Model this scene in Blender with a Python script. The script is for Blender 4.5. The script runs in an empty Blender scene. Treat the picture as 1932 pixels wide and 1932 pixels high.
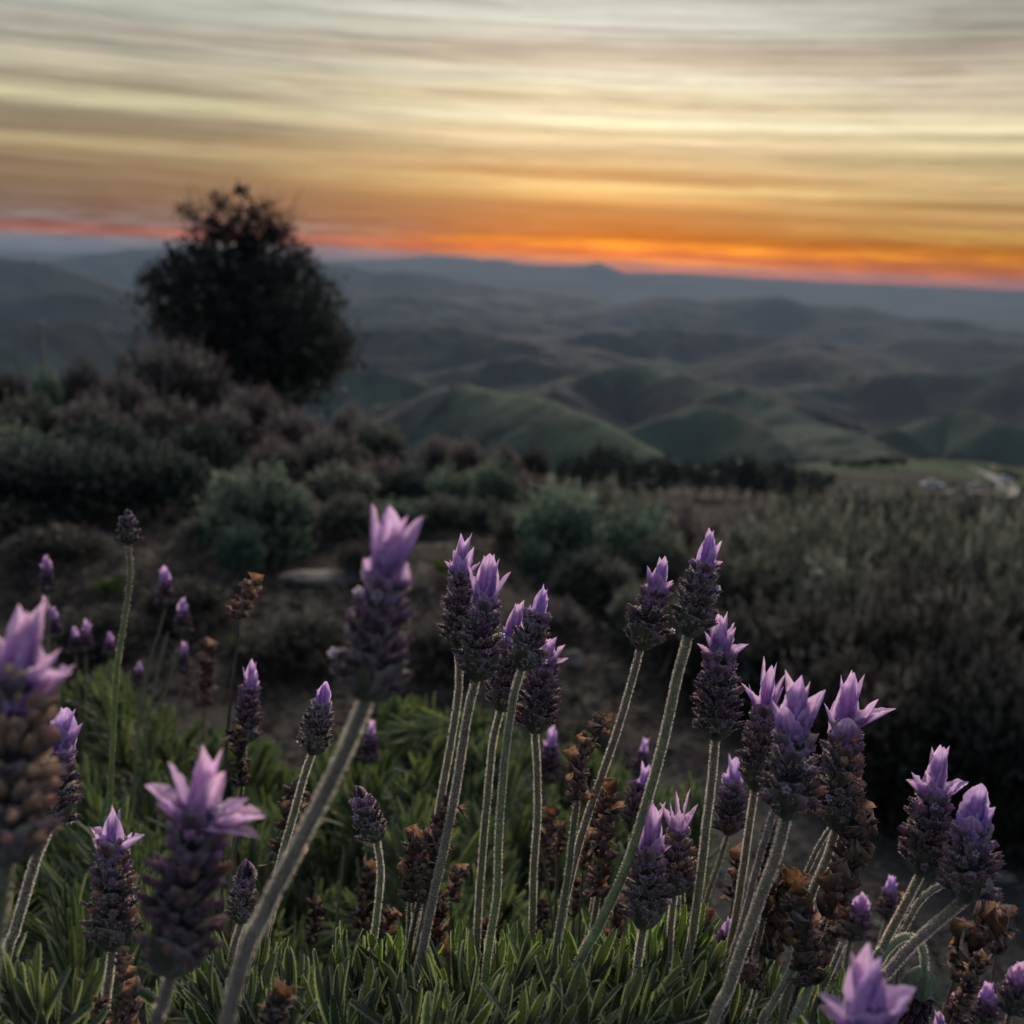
import bpy, math, random
import numpy as np
from mathutils import Vector, Matrix, Quaternion
from mathutils.geometry import interpolate_bezier

S = bpy.context.scene
C = S.collection
rnd = random.Random(7)
RAD = math.radians

# ------------------------------------------------------------------ camera
F = 2091.0                        # focal length in units of a 1932 px wide picture
PITCH, ROLL = 12.7, 2.7
cam_d = bpy.data.cameras.new('camera')
cam = bpy.data.objects.new('camera', cam_d)
C.objects.link(cam)
cam_d.sensor_width = 36.0
cam_d.lens = 36.0 * F / 1932.0
cam_d.clip_start = 0.02
cam_d.clip_end = 60000
cam_d.dof.use_dof = True
cam_d.dof.focus_distance = 0.335
cam_d.dof.aperture_fstop = 16.0
CM = Matrix.Rotation(RAD(90 - PITCH), 3, 'X') @ Matrix.Rotation(RAD(ROLL), 3, 'Z')
cam.matrix_world = CM.to_4x4()
S.camera = cam
S.view_settings.view_transform = 'Standard'
S.view_settings.look = 'None'
S.view_settings.exposure = 0
S.view_settings.gamma = 1


def ray(px, py):
    return CM @ Vector(((px - 966) / F, -(py - 966) / F, -1.0))


def at(px, py, d):                 # point seen at a pixel, at depth d metres
    return ray(px, py) * d


def elaz(px, py):
    v = ray(px, py).normalized()
    return math.degrees(math.asin(v.z)), math.degrees(math.atan2(v.x, v.y))


def lin(c):
    o = []
    for v in c[:3]:
        v = v / 255.0
        o.append(v / 12.92 if v <= 0.04045 else ((v + 0.055) / 1.055) ** 2.4)
    return tuple(o)


# ------------------------------------------------------------------ node helper
class NT:
    def __init__(s, nt):
        s.nt = nt
        s.n = nt.nodes
        s.n.clear()

    def new(s, t, **kw):
        nd = s.n.new(t)
        for k, v in kw.items():
            if k.startswith('_'):
                setattr(nd, k[1:], v)
        return nd

    def link(s, a, b):
        s.nt.links.new(a, b)

    def put(s, sock, v):
        if isinstance(v, bpy.types.NodeSocket):
            s.link(v, sock)
        else:
            sock.default_value = v

    def math(s, op, a, b=0.0, c=0.0, clamp=False):
        nd = s.n.new('ShaderNodeMath')
        nd.operation = op
        nd.use_clamp = clamp
        s.put(nd.inputs[0], a)
        s.put(nd.inputs[1], b)
        if len(nd.inputs) > 2:
            s.put(nd.inputs[2], c)
        return nd.outputs[0]

    def comb(s, x, y, z):
        nd = s.n.new('ShaderNodeCombineXYZ')
        for i, v in enumerate((x, y, z)):
            s.put(nd.inputs[i], v)
        return nd.outputs[0]

    def noise(s, vec, scale=1.0, detail=2.0, rough=0.5):
        nd = s.n.new('ShaderNodeTexNoise')
        if vec is not None:
            s.link(vec, nd.inputs['Vector'])
        nd.inputs['Scale'].default_value = scale
        nd.inputs['Detail'].default_value = detail
        nd.inputs['Roughness'].default_value = rough
        return nd.outputs[0]

    def mix(s, f, a, b, mode='MIX'):
        nd = s.n.new('ShaderNodeMix')
        nd.data_type = 'RGBA'
        nd.blend_type = mode
        s.put(nd.inputs[0], f)
        for sock, v in ((nd.inputs[6], a), (nd.inputs[7], b)):
            if isinstance(v, (tuple, list)):
                v = (v[0], v[1], v[2], 1.0)
            s.put(sock, v)
        return nd.outputs[2]

    def smooth(s, v, a, b):
        nd = s.n.new('ShaderNodeMapRange')
        nd.interpolation_type = 'SMOOTHSTEP'
        s.put(nd.inputs[0], v)
        nd.inputs[1].default_value = a
        nd.inputs[2].default_value = b
        return nd.outputs[0]

    def ramp(s, f, stops, interp='LINEAR'):
        nd = s.n.new('ShaderNodeValToRGB')
        s.link(f, nd.inputs[0])
        cr = nd.color_ramp
        cr.interpolation = interp
        while len(cr.elements) > 1:
            cr.elements.remove(cr.elements[0])
        first = True
        for p, c in stops:
            if first:
                e = cr.elements[0]
                e.position = p
                first = False
            else:
                e = cr.elements.new(p)
            e.color = (c[0], c[1], c[2], 1)
        return nd.outputs[0]


# ------------------------------------------------------------------ sky
world = bpy.data.worlds.new('World')
S.world = world
world.use_nodes = True
w = NT(world.node_tree)
tc = w.new('ShaderNodeTexCoord')
sep = w.new('ShaderNodeSeparateXYZ')
w.link(tc.outputs['Generated'], sep.inputs[0])
elev = w.math('MULTIPLY', w.math('ARCSINE', sep.outputs[2]), 57.2958)
azim = w.math('MULTIPLY', w.math('ARCTAN2', sep.outputs[0], sep.outputs[1]), 57.2958)
# slow undulation of the cloud bands
n1 = w.noise(w.comb(w.math('MULTIPLY', azim, 0.055), w.math('MULTIPLY', elev, 0.30), 3.0), 1.0, 2.0)
n2 = w.noise(w.comb(w.math('MULTIPLY', azim, 0.22), w.math('MULTIPLY', elev, 1.1), 11.0), 1.0, 3.0, 0.55)
sky_e = w.math('MULTIPLY_ADD', w.math('MULTIPLY_ADD', w.smooth(elev, 1.0, 7.0), 0.72, 0.28), w.math('ADD', w.math('MULTIPLY', w.math('SUBTRACT', n1, 0.5), 0.22),
                                   w.math('MULTIPLY', w.math('SUBTRACT', n2, 0.5), 0.30)), elev)
near0 = w.smooth(elev, -0.2, 0.8)
sky_e = w.math('ADD', w.math('MULTIPLY', sky_e, near0), w.math('MULTIPLY', elev, w.math('SUBTRACT', 1.0, near0)))
EMAX = 16.0
rf = w.math('DIVIDE', w.math('ADD', sky_e, 0.9), EMAX + 0.9, clamp=True)


def skystops(x, rows):
    st = []
    for y, c in rows:
        e, a = elaz(x, y)
        k = 1.0 if y > 455 and x > 900 else 1.0 - 0.36 * max(0.0, 1 - abs(e - 2.2) / 2.6)
        st.append(((e + 0.9) / (EMAX + 0.9), tuple(v * k for v in lin(c))))
    st.sort()
    return st


LEFT = [(0, (176, 179, 166)), (40, (168, 162, 148)), (75, (170, 166, 150)), (100, (184, 175, 153)), (125, (188, 181, 153)),
        (150, (152, 143, 118)), (180, (208, 200, 160)), (205, (135, 125, 105)), (240, (138, 122, 98)), (265, (180, 162, 120)),
        (285, (146, 128, 98)), (310, (142, 117, 92)), (345, (138, 117, 96)), (375, (132, 114, 104)), (410, (125, 118, 120)),
        (431, (176, 112, 98)), (445, (137, 123, 124)), (458, (110, 118, 130)), (468, (82, 98, 124))]
MID = [(0, (194, 198, 187)), (35, (212, 216, 204)), (65, (206, 206, 190)), (95, (186, 174, 156)), (120, (202, 192, 167)),
       (150, (238, 237, 210)), (172, (224, 219, 182)), (195, (210, 198, 160)), (228, (244, 243, 206)), (250, (214, 201, 156)),
       (268, (228, 212, 170)), (290, (184, 171, 130)), (310, (203, 178, 128)), (330, (164, 128, 86)), (352, (244, 216, 142)),
       (375, (204, 162, 96)), (395, (150, 112, 76)), (410, (172, 112, 70)), (430, (148, 92, 62)), (448, (158, 84, 44)), (461, (255, 158, 24)),
       (474, (196, 74, 14)), (490, (255, 150, 8)), (500, (255, 110, 4)), (516, (240, 80, 6))]
RIGHT = [(0, (160, 162, 150)), (60, (156, 153, 140)), (90, (166, 153, 139)), (130, (191, 179, 156)), (200, (206, 191, 161)),
         (240, (234, 222, 180)), (265, (209, 197, 154)), (285, (224, 207, 160)), (310, (168, 153, 113)), (345, (207, 179, 125)),
         (375, (196, 165, 108)), (393, (162, 127, 77)), (412, (229, 181, 108)), (425, (188, 142, 77)), (445, (237, 190, 98)),
         (463, (147, 102, 62)), (490, (206, 130, 50)), (510, (168, 92, 44)), (527, (214, 92, 26)), (539, (225, 84, 20)),
         (552, (205, 76, 24))]
cl = w.ramp(rf, skystops(100, LEFT))
cm_ = w.ramp(rf, skystops(1090, MID))
cr_ = w.ramp(rf, skystops(1835, RIGHT))
azl = w.math('SUBTRACT', azim, w.math('MULTIPLY', w.math('SUBTRACT', 1.0, w.smooth(elev, 0.5, 5.0)), 5.0))
fl = w.smooth(w.math('ADD', azl, w.math('MULTIPLY', w.math('SUBTRACT', n1, 0.5), 9.0)), -19.0, 4.0)
fr = w.smooth(w.math('ADD', azim, w.math('MULTIPLY', w.math('SUBTRACT', n2, 0.5), 7.0)), 5.0, 23.0)
sky = w.mix(fl, cl, cm_)
sky = w.mix(fr, sky, cr_)
# fine streaks
n3 = w.noise(w.comb(w.math('MULTIPLY', azim, 0.09), w.math('MULTIPLY', elev, 3.2), 5.0), 1.0, 4.0, 0.6)
n5 = w.noise(w.comb(w.math('MULTIPLY', azim, 0.30), w.math('MULTIPLY', elev, 5.5), 9.0), 1.0, 5.0, 0.62)
n6 = w.noise(w.comb(w.math('MULTIPLY', azim, 0.13), w.math('MULTIPLY', w.math('ADD', elev, w.math('MULTIPLY', azim, 0.045)), 1.3), 2.0), 1.0, 4.0, 0.55)
stv = w.math('ADD', 0.60, w.math('ADD', w.math('MULTIPLY', n3, 0.30), w.math('ADD', w.math('MULTIPLY', w.smooth(n5, 0.35, 0.65), 0.13), w.math('MULTIPLY', w.smooth(n6, 0.3, 0.7), 0.10))))
n7 = w.noise(w.comb(w.math('MULTIPLY', azim, 0.035), w.math('MULTIPLY', elev, 3.6), 21.0), 1.0, 2.0, 0.5)
n8 = w.noise(w.comb(w.math('MULTIPLY', azim, 0.06), w.math('MULTIPLY', elev, 8.0), 31.0), 1.0, 2.0, 0.5)
stv = w.math('ADD', stv, w.math('MULTIPLY', w.smooth(n7, 0.36, 0.60), 0.16))
stv = w.math('ADD', stv, w.math('MULTIPLY', w.smooth(n8, 0.38, 0.58), 0.08))
sky = w.mix(1.0, sky, w.comb(stv, stv, stv), 'MULTIPLY')
bw = w.new('ShaderNodeHueSaturation')
w.link(sky, bw.inputs['Color'])
w.link(w.math('SUBTRACT', 1.22, w.math('MULTIPLY', w.smooth(elev, 0.9, 2.6), 0.30)), bw.inputs['Saturation'])
w.link(w.math('SUBTRACT', 1.0, w.math('MULTIPLY', w.smooth(elev, 0.8, 2.4), 0.02)), bw.inputs['Value'])
sky = bw.outputs[0]
# ragged grey mauve streaks and an uneven glow along the horizon
n9 = w.noise(w.comb(w.math('MULTIPLY', azim, 0.085), w.math('MULTIPLY', elev, 2.1), 41.0), 1.0, 6.0, 0.66)
m9 = w.math('MULTIPLY', w.smooth(n9, 0.50, 0.58), w.math('MULTIPLY', w.smooth(elev, 1.5, 4.0), 0.58))
sky = w.mix(m9, sky, w.mix(1.0, sky, (0.66, 0.66, 0.70), 'MULTIPLY'))
n10 = w.noise(w.comb(w.math('MULTIPLY', azim, 0.32), w.math('MULTIPLY', elev, 3.4), 51.0), 1.0, 4.0, 0.6)
low = w.math('SUBTRACT', 1.0, w.smooth(elev, 0.8, 3.2))
g10 = w.math('ADD', 1.0, w.math('MULTIPLY', low, w.math('SUBTRACT', w.math('MULTIPLY', w.smooth(n10, 0.38, 0.66), 0.75), 0.42)))
sky = w.mix(1.0, sky, w.comb(w.math('ADD', w.math('MULTIPLY', g10, 0.7), 0.3), g10, g10), 'MULTIPLY')
# away from the sunset and overhead: the same streaked cloud, dusky blue grey
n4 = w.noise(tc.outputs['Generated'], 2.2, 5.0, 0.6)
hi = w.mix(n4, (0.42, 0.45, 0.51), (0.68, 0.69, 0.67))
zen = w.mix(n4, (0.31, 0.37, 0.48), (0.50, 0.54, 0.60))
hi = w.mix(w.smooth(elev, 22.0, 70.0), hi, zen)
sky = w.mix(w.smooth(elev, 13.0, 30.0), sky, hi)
away = w.smooth(w.math('ABSOLUTE', w.math('SUBTRACT', azim, 4.0)), 32.0, 120.0)
dusk = w.mix(w.smooth(elev, -2.0, 25.0), (0.16, 0.19, 0.27), (0.27, 0.33, 0.45))
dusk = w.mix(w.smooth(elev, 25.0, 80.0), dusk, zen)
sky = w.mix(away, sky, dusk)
sky = w.mix(w.smooth(elev, -0.75, -1.1), sky, (0.075, 0.09, 0.12))
bg = w.new('ShaderNodeBackground')
w.link(sky, bg.inputs[0])
bg.inputs[1].default_value = 1.0
nish = w.new('ShaderNodeTexSky')
nish.sky_type = 'NISHITA'
nish.sun_disc = False
SUN_AZ, SUN_EL = 3.5, 1.0
nish.sun_elevation = RAD(SUN_EL)
nish.sun_rotation = RAD(SUN_AZ)
bg2 = w.new('ShaderNodeBackground')
w.link(nish.outputs[0], bg2.inputs[0])
bg2.inputs[1].default_value = 0.02
ad = w.new('ShaderNodeAddShader')
w.link(bg.outputs[0], ad.inputs[0])
w.link(bg2.outputs[0], ad.inputs[1])
wo = w.new('ShaderNodeOutputWorld')
w.link(ad.outputs[0], wo.inputs[0])

# the last sun behind thin cloud on the horizon: weak, warm and very soft
sun_d = bpy.data.lights.new('sun', 'SUN')
sun_d.energy = 4.2
sun_d.angle = RAD(24)
sun_d.color = (1.0, 0.83, 0.66)
sun = bpy.data.objects.new('sun', sun_d)
C.objects.link(sun)
sv = Vector((math.sin(RAD(SUN_AZ)), math.cos(RAD(SUN_AZ)), math.tan(RAD(10.0)))).normalized()
sun.rotation_euler = sv.to_track_quat('Z', 'Y').to_euler()
sun['label'] = 'soft setting sun'


# ------------------------------------------------------------------ materials
def new_mat(name):
    m = bpy.data.materials.new(name)
    m.use_nodes = True
    return m, NT(m.node_tree)


def plant_mat(name, rough=0.6, sheen=0.0, transl=0.0, tint=(1, 1, 1), bump=0.0, bscale=900.0, vscale=250.0, var=0.35,
              ttint=(1.0, 1.0, 1.0), sheen_tint=(1, 0.96, 0.9), spec=0.25):
    m, n = new_mat(name)
    at_ = n.new('ShaderNodeAttribute')
    at_.attribute_name = 'tint'
    geo = n.new('ShaderNodeTexCoord')
    nz = n.noise(geo.outputs['Object'], vscale, 3.0, 0.6)
    v = n.math('ADD', 1.0 - var * 0.5, n.math('MULTIPLY', n.math('SUBTRACT', nz, 0.5), var * 2.2))
    v = n.math('ADD', v, var * 0.5)
    col = n.mix(1.0, at_.outputs['Color'], n.comb(v, v, v), 'MULTIPLY')
    col = n.mix(1.0, col, tint, 'MULTIPLY')
    p = n.new('ShaderNodeBsdfPrincipled')
    n.link(col, p.inputs['Base Color'])
    p.inputs['Roughness'].default_value = rough
    p.inputs['Specular IOR Level'].default_value = spec
    p.inputs['Sheen Weight'].default_value = sheen
    p.inputs['Sheen Roughness'].default_value = 0.22
    p.inputs['Sheen Tint'].default_value = (*sheen_tint, 1)
    if bump:
        b = n.new('ShaderNodeBump')
        b.inputs['Strength'].default_value = bump
        b.inputs['Distance'].default_value = 0.0004 if bscale > 100 else 0.01
        n.link(n.noise(geo.outputs['Object'], bscale, 3.0, 0.6), b.inputs['Height'])
        n.link(b.outputs[0], p.inputs['Normal'])
    out = n.new('ShaderNodeOutputMaterial')
    if transl:
        t = n.new('ShaderNodeBsdfTranslucent')
        n.link(n.mix(1.0, col, ttint, 'MULTIPLY'), t.inputs[0])
        mx = n.new('ShaderNodeMixShader')
        mx.inputs[0].default_value = transl
        n.link(p.outputs[0], mx.inputs[1])
        n.link(t.outputs[0], mx.inputs[2])
        n.link(mx.outputs[0], out.inputs[0])
    else:
        n.link(p.outputs[0], out.inputs[0])
    return m


M_PETAL = plant_mat('petal_lilac', 0.65, 0.2, 0.66, vscale=500, var=0.28, bump=0.5, bscale=1800)
M_FUZZ = plant_mat('felted_calyx', 0.85, 0.45, 0.18, vscale=900, var=0.7, bump=0.9, bscale=3500)
M_STEM = plant_mat('downy_stem', 0.75, 0.5, 0.0, vscale=300, var=0.5, bump=0.8, bscale=2600)
M_HAIR = plant_mat('white_down', 0.6, 0.0, 0.6, vscale=400, var=0.2)
M_LEAF = plant_mat('leaf_green', 0.6, 0.25, 0.28, vscale=600, var=0.5, bump=0.9, bscale=2200, ttint=(1.1, 1.25, 0.5))
M_DRY = plant_mat('dried_bract', 0.7, 0.3, 0.42, vscale=900, var=0.9, bump=1.0, bscale=2500, ttint=(1.15, 0.85, 0.6))
M_SHRUB = plant_mat('shrub_foliage', 0.65, 0.3, 0.3, vscale=3.0, var=0.7)
M_WOOD = plant_mat('bark', 0.85, 0.0, 0.0, vscale=30, var=0.9, bump=1.0, bscale=40)
M_TWIG = plant_mat('dry_twig', 0.85, 0.25, 0.0, vscale=12, var=1.0)
M_ROCK = plant_mat('pale_stone', 0.8, 0.0, 0.0, vscale=14, var=0.8, bump=1.0, bscale=30)
M_PAINT = plant_mat('painted_surface', 0.35, 0.0, 0.0, vscale=1.0, var=0.15, spec=0.5)
M_GLASS = plant_mat('window_glass', 0.08, 0.0, 0.0, vscale=1.0, var=0.05, spec=1.0)


# ------------------------------------------------------------------ mesh building
class MB:
    """collects vertices, faces and tints, then links them as one mesh object"""

    def __init__(s):
        s.v, s.f, s.c, s.m, s.n = [], [], [], [], 0

    def add(s, V, Fc, col, mi=0):
        V = np.asarray(V, dtype=np.float64).reshape(-1, 3)
        Fc = np.asarray(Fc, dtype=np.int64)
        col = np.asarray(col, dtype=np.float64)
        if col.ndim == 1:
            col = np.tile(col[:3], (len(V), 1))
        s.v.append(V)
        s.c.append(col)
        s.f.append((Fc + s.n, mi))
        s.n += len(V)

    def inst(s, V, Fc, R, T, col, mi=0):
        """template V,Fc copied by matrices R (k,3,3) and offsets T (k,3); col (k,3) or (k,n,3) or (n,3)"""
        k, n = len(T), len(V)
        W = np.einsum('kij,nj->kni', R, V) + T[:, None, :]
        FF = (Fc[None, :, :] + (np.arange(k) * n)[:, None, None]).reshape(-1, Fc.shape[1])
        col = np.asarray(col, dtype=np.float64)
        if col.ndim == 2 and col.shape[0] == k and k != n:
            col = np.repeat(col[:, None, :], n, 1)
        elif col.ndim == 2:
            col = np.repeat(col[None], k, 0)
        s.add(W.reshape(-1, 3), FF, col.reshape(-1, 3), mi)

    def mesh(s, name, mats, smooth=True, origin=None):
        me = bpy.data.meshes.new(name)
        V = np.concatenate(s.v)
        if origin is not None:
            V = V - np.array(origin)[None]
        cols = np.concatenate(s.c)
        me.vertices.add(len(V))
        me.vertices.foreach_set('co', V.astype(np.float32).ravel())
        idx = np.concatenate([f.ravel() for f, _ in s.f])
        sizes = np.concatenate([np.full(len(f), f.shape[1]) for f, _ in s.f])
        mi = np.concatenate([np.full(len(f), m) for f, m in s.f])
        me.loops.add(len(idx))
        me.loops.foreach_set('vertex_index', idx.astype(np.int32))
        me.polygons.add(len(sizes))
        st = np.concatenate([[0], np.cumsum(sizes)[:-1]])
        me.polygons.foreach_set('loop_start', st.astype(np.int32))
        me.polygons.foreach_set('material_index', mi.astype(np.int32))
        me.polygons.foreach_set('use_smooth', np.full(len(sizes), smooth))
        a = me.attributes.new('tint', 'FLOAT_COLOR', 'POINT')
        a.data.foreach_set('color', np.concatenate([cols, np.ones((len(cols), 1))], 1).astype(np.float32).ravel())
        for m in (mats if isinstance(mats, (list, tuple)) else [mats]):
            me.materials.append(m)
        me.update()
        me.validate()
        return me

    def obj(s, name, mats, parent=None, smooth=True, origin=None):
        if s.n == 0:
            return None
        o = bpy.data.objects.new(name, s.mesh(name, mats, smooth, origin))
        C.objects.link(o)
        if parent is not None:
            o.parent = parent
        return o


def link_obj(name, me, parent=None):
    o = bpy.data.objects.new(name, me)
    C.objects.link(o)
    if parent is not None:
        o.parent = parent
    return o


def thing(name, label, cat, loc, group=None):
    o = bpy.data.objects.new(name, None)
    o.empty_display_size = 0.02
    C.objects.link(o)
    o.location = loc
    o['label'] = label
    o['category'] = cat
    if group:
        o['group'] = group
    return o


def tag(o, label=None, cat=None, group=None, kind=None):
    for k, v in (('label', label), ('category', cat), ('group', group), ('kind', kind)):
        if v:
            o[k] = v
    return o


def grid_faces(a, b, close=False):
    fs = []
    for i in range(a - 1):
        for j in range(b if close else b - 1):
            j2 = (j + 1) % b
            fs.append((i * b + j, i * b + j2, (i + 1) * b + j2, (i + 1) * b + j))
    return np.array(fs)


def catmull(P, n):
    P = [np.array(p, dtype=float) for p in P]
    if len(P) == 2:
        return np.array([P[0] + (P[1] - P[0]) * t for t in np.linspace(0, 1, n)])
    Q = [2 * P[0] - P[1]] + P + [2 * P[-1] - P[-2]]
    out = []
    ns = len(P) - 1
    for t in np.linspace(0, ns - 1e-6, n):
        i = int(t)
        u = t - i
        p0, p1, p2, p3 = Q[i:i + 4]
        out.append(0.5 * ((2 * p1) + (-p0 + p2) * u + (2 * p0 - 5 * p1 + 4 * p2 - p3) * u * u + (-p0 + 3 * p1 - 3 * p2 + p3) * u ** 3))
    return np.array(out)


def tube(mb, P, r, col, seg=8, mi=0, square=0.0):
    """tube along points P with radius r (scalar or list), colour (3,) or (n,3)"""
    P = np.asarray(P, dtype=float)
    n = len(P)
    r = np.full(n, r) if np.isscalar(r) else np.asarray(r, dtype=float)
    T = np.gradient(P, axis=0)
    T /= np.linalg.norm(T, axis=1)[:, None] + 1e-12
    ref = np.array([0.31, 0.87, 0.2]) if abs(T[0][1]) < 0.8 else np.array([0.9, 0.1, 0.3])
    U = np.cross(T, ref)
    U /= np.linalg.norm(U, axis=1)[:, None]
    W = np.cross(T, U)
    an = np.arange(seg) * 2 * np.pi / seg
    rr = 1.0 - square * (np.arange(seg) % 2)
    V = P[:, None, :] + r[:, None, None] * rr[None, :, None] * (np.cos(an)[None, :, None] * U[:, None, :] + np.sin(an)[None, :, None] * W[:, None, :])
    col = np.asarray(col, dtype=float)
    if col.ndim == 1:
        col = np.tile(col, (n, 1))
    mb.add(V.reshape(-1, 3), grid_faces(n, seg, True), np.repeat(col, seg, 0), mi)
    return P, T, U, W


def hairs(mb, P, N, length, width, col, mi, rs):
    """tiny one-triangle hairs standing on points P along N"""
    k = len(P)
    if not k:
        return
    N = N + rs.normal(0, 0.35, N.shape)
    N /= np.linalg.norm(N, axis=1)[:, None]
    A = rs.normal(size=(k, 3))
    B = np.cross(N, A)
    B /= np.linalg.norm(B, axis=1)[:, None] + 1e-9
    L = length * rs.uniform(0.5, 1.3, (k, 1))
    V = np.stack([P - B * width / 2, P + B * width / 2, P + N * L], 1).reshape(-1, 3)
    mb.add(V, np.arange(k * 3).reshape(-1, 3), col, mi)


def frame(axis):
    a = np.asarray(axis, dtype=float)
    a = a / np.linalg.norm(a)
    ref = np.array([0., 1., 0.]) if abs(a[1]) < 0.9 else np.array([1., 0., 0.])
    u = np.cross(ref, a)
    u /= np.linalg.norm(u)
    v = np.cross(a, u)
    return u, v, a


# ------------------------------------------------------------------ numpy noise
def _hash(ix, iy, seed):
    h = (ix.astype(np.int64) * 374761393 + iy.astype(np.int64) * 668265263 + seed * 1442695041) & 0xFFFFFFFF
    h = ((h ^ (h >> 13)) * 1274126177) & 0xFFFFFFFF
    return ((h ^ (h >> 16)) & 0xFFFF) / 65535.0


def vnoise(x, y, seed=0):
    x0, y0 = np.floor(x), np.floor(y)
    fx, fy = x - x0, y - y0
    fx, fy = fx * fx * (3 - 2 * fx), fy * fy * (3 - 2 * fy)
    a, b = _hash(x0, y0, seed), _hash(x0 + 1, y0, seed)
    c, d = _hash(x0, y0 + 1, seed), _hash(x0 + 1, y0 + 1, seed)
    return (a * (1 - fx) + b * fx) * (1 - fy) + (c * (1 - fx) + d * fx) * fy


def fbm(x, y, seed=0, oct=4, gain=0.5):
    s, a, t = 0, 1, 0
    for i in range(oct):
        s = s + a * vnoise(x, y, seed + i * 17)
        t += a
        a *= gain
        x, y = x * 2.03 + 11.3, y * 2.03 + 5.7
    return s / t - 0.5


def sstep(a, b, x):
    t = np.clip((x - a) / (b - a), 0, 1)
    return t * t * (3 - 2 * t)


# ------------------------------------------------------------------ terrain
R_TAB = np.array([0.0, 0.6, 2, 3.5, 5, 8, 12, 16, 20, 26, 40, 100, 200, 300, 400, 550, 700, 1000])
Z_L = np.array([-.75, -.75, -1.15, -1.45, -1.62, -1.95, -2.25, -2.5, -2.8, -3.5, -9, -32, -62, -85, -112, -150, -185, -225])
Z_C = np.array([-.75, -.75, -1.22, -1.50, -1.65, -2.02, -2.60, -3.3, -4.6, -8.0, -16, -30, -44, -58, -76, -112, -150, -215])
Z_R = np.array([-.78, -.80, -1.28, -1.72, -2.12, -3.1, -4.7, -6.6, -8.6, -11.5, -18, -28, -39, -49, -61, -82, -104, -160])


def crest(rows, dist):
    out = []
    for r in rows:
        d = r[2] if len(r) > 2 else dist
        dist = d
        v = ray(r[0], r[1])
        h = math.hypot(v.x, v.y)
        out.append((v.x / h * d, v.y / h * d, v.z / h * d))
    return np.array(out)


RIDGES = [  # crest polyline (picture x, y, distance), width
    (crest([(700, 740, 1750), (820, 702, 1500), (880, 704, 1400), (960, 735, 1300), (1060, 765, 1150), (1140, 800, 1050), (1230, 852, 950)], 0), 210),
    (crest([(1010, 760, 1700), (1060, 730, 2000), (1130, 697, 2100), (1190, 686), (1260, 688), (1340, 718, 1950), (1430, 742, 1800), (1520, 773, 1600), (1590, 812, 1400), (1680, 862, 1150)], 0), 270),
    (crest([(640, 625, 3000), (760, 612), (850, 613), (950, 628), (1040, 658, 2800), (1120, 705, 2600)], 0), 420),
    (crest([(1080, 655, 3600), (1130, 627, 3700), (1230, 613), (1330, 622), (1450, 626), (1530, 662, 3300), (1610, 705, 3000)], 0), 430),
    (crest([(1100, 585, 6300), (1240, 556, 6200), (1330, 563), (1400, 554), (1470, 548), (1530, 570), (1600, 575), (1680, 596, 5800), (1780, 594), (1860, 610), (1960, 622), (2150, 640)], 0), 750),
    (crest([(560, 520, 7200), (600, 506), (640, 497), (700, 514), (810, 514), (880, 529), (960, 545), (1040, 552), (1130, 566), (1230, 590)], 0), 900),
    (crest([(-400, 470, 4600), (-100, 488, 4800), (0, 486), (60, 489), (120, 500), (180, 522), (270, 562), (420, 600)], 0), 600),
    (crest([(60, 500, 8800), (170, 479, 9000), (240, 470), (320, 468), (420, 480), (560, 500)], 0), 1000),
    (crest([(-700, 455, 13500), (0, 470), (300, 478), (520, 492), (640, 490), (740, 488), (800, 482), (870, 484, 13000), (905, 490), (940, 488), (990, 497), (1050, 500), (1100, 497), (1132, 491), (1160, 503), (1180, 511), (1300, 516), (1500, 526), (1750, 538), (1932, 547), (2400, 566)], 0), 1500),
    (crest([(1690, 792, 1500), (1750, 772, 1600), (1820, 765), (1880, 790, 1500), (1960, 800)], 0), 200),
    (crest([(1560, 735, 2500), (1700, 700, 2600), (1830, 690), (1960, 660), (2200, 640)], 0), 350),
    (crest([(1480, 665, 4300), (1600, 655), (1750, 640), (1900, 640), (2200, 630)], 0), 420),
    (crest([(-300, 640, 2600), (0, 608), (80, 592), (160, 598), (240, 622), (420, 660)], 0), 330),
    (crest([(-200, 540, 4000), (60, 545, 3800), (180, 560, 3600), (300, 590)], 0), 380),
    (crest([(640, 560, 5200), (760, 556), (900, 575), (1000, 592), (1100, 610)], 0), 500),
    (crest([(620, 700, 1900), (700, 690), (760, 700), (840, 740)], 0), 240),
    (crest([(900, 690, 2500), (1000, 672), (1090, 690), (1180, 720)], 0), 260),
    (crest([(1240, 790, 1300), (1330, 765, 1400), (1420, 800, 1300), (1500, 850, 1150)], 0), 150),
]
CRG1 = RIDGES[0][0]


def seg_eval(X, Y, P):
    """nearest point on polyline: distance and crest height"""
    best = np.full(X.shape, 1e18)
    z = np.zeros(X.shape)
    for i in range(len(P) - 1):
        ax, ay, az = P[i]
        bx, by, bz = P[i + 1]
        dx, dy = bx - ax, by - ay
        t = np.clip(((X - ax) * dx + (Y - ay) * dy) / (dx * dx + dy * dy + 1e-9), 0, 1)
        d = (X - ax - t * dx) ** 2 + (Y - ay - t * dy) ** 2
        m = d < best
        best = np.where(m, d, best)
        z = np.where(m, az + t * (bz - az), z)
    return np.sqrt(best), z


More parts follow.
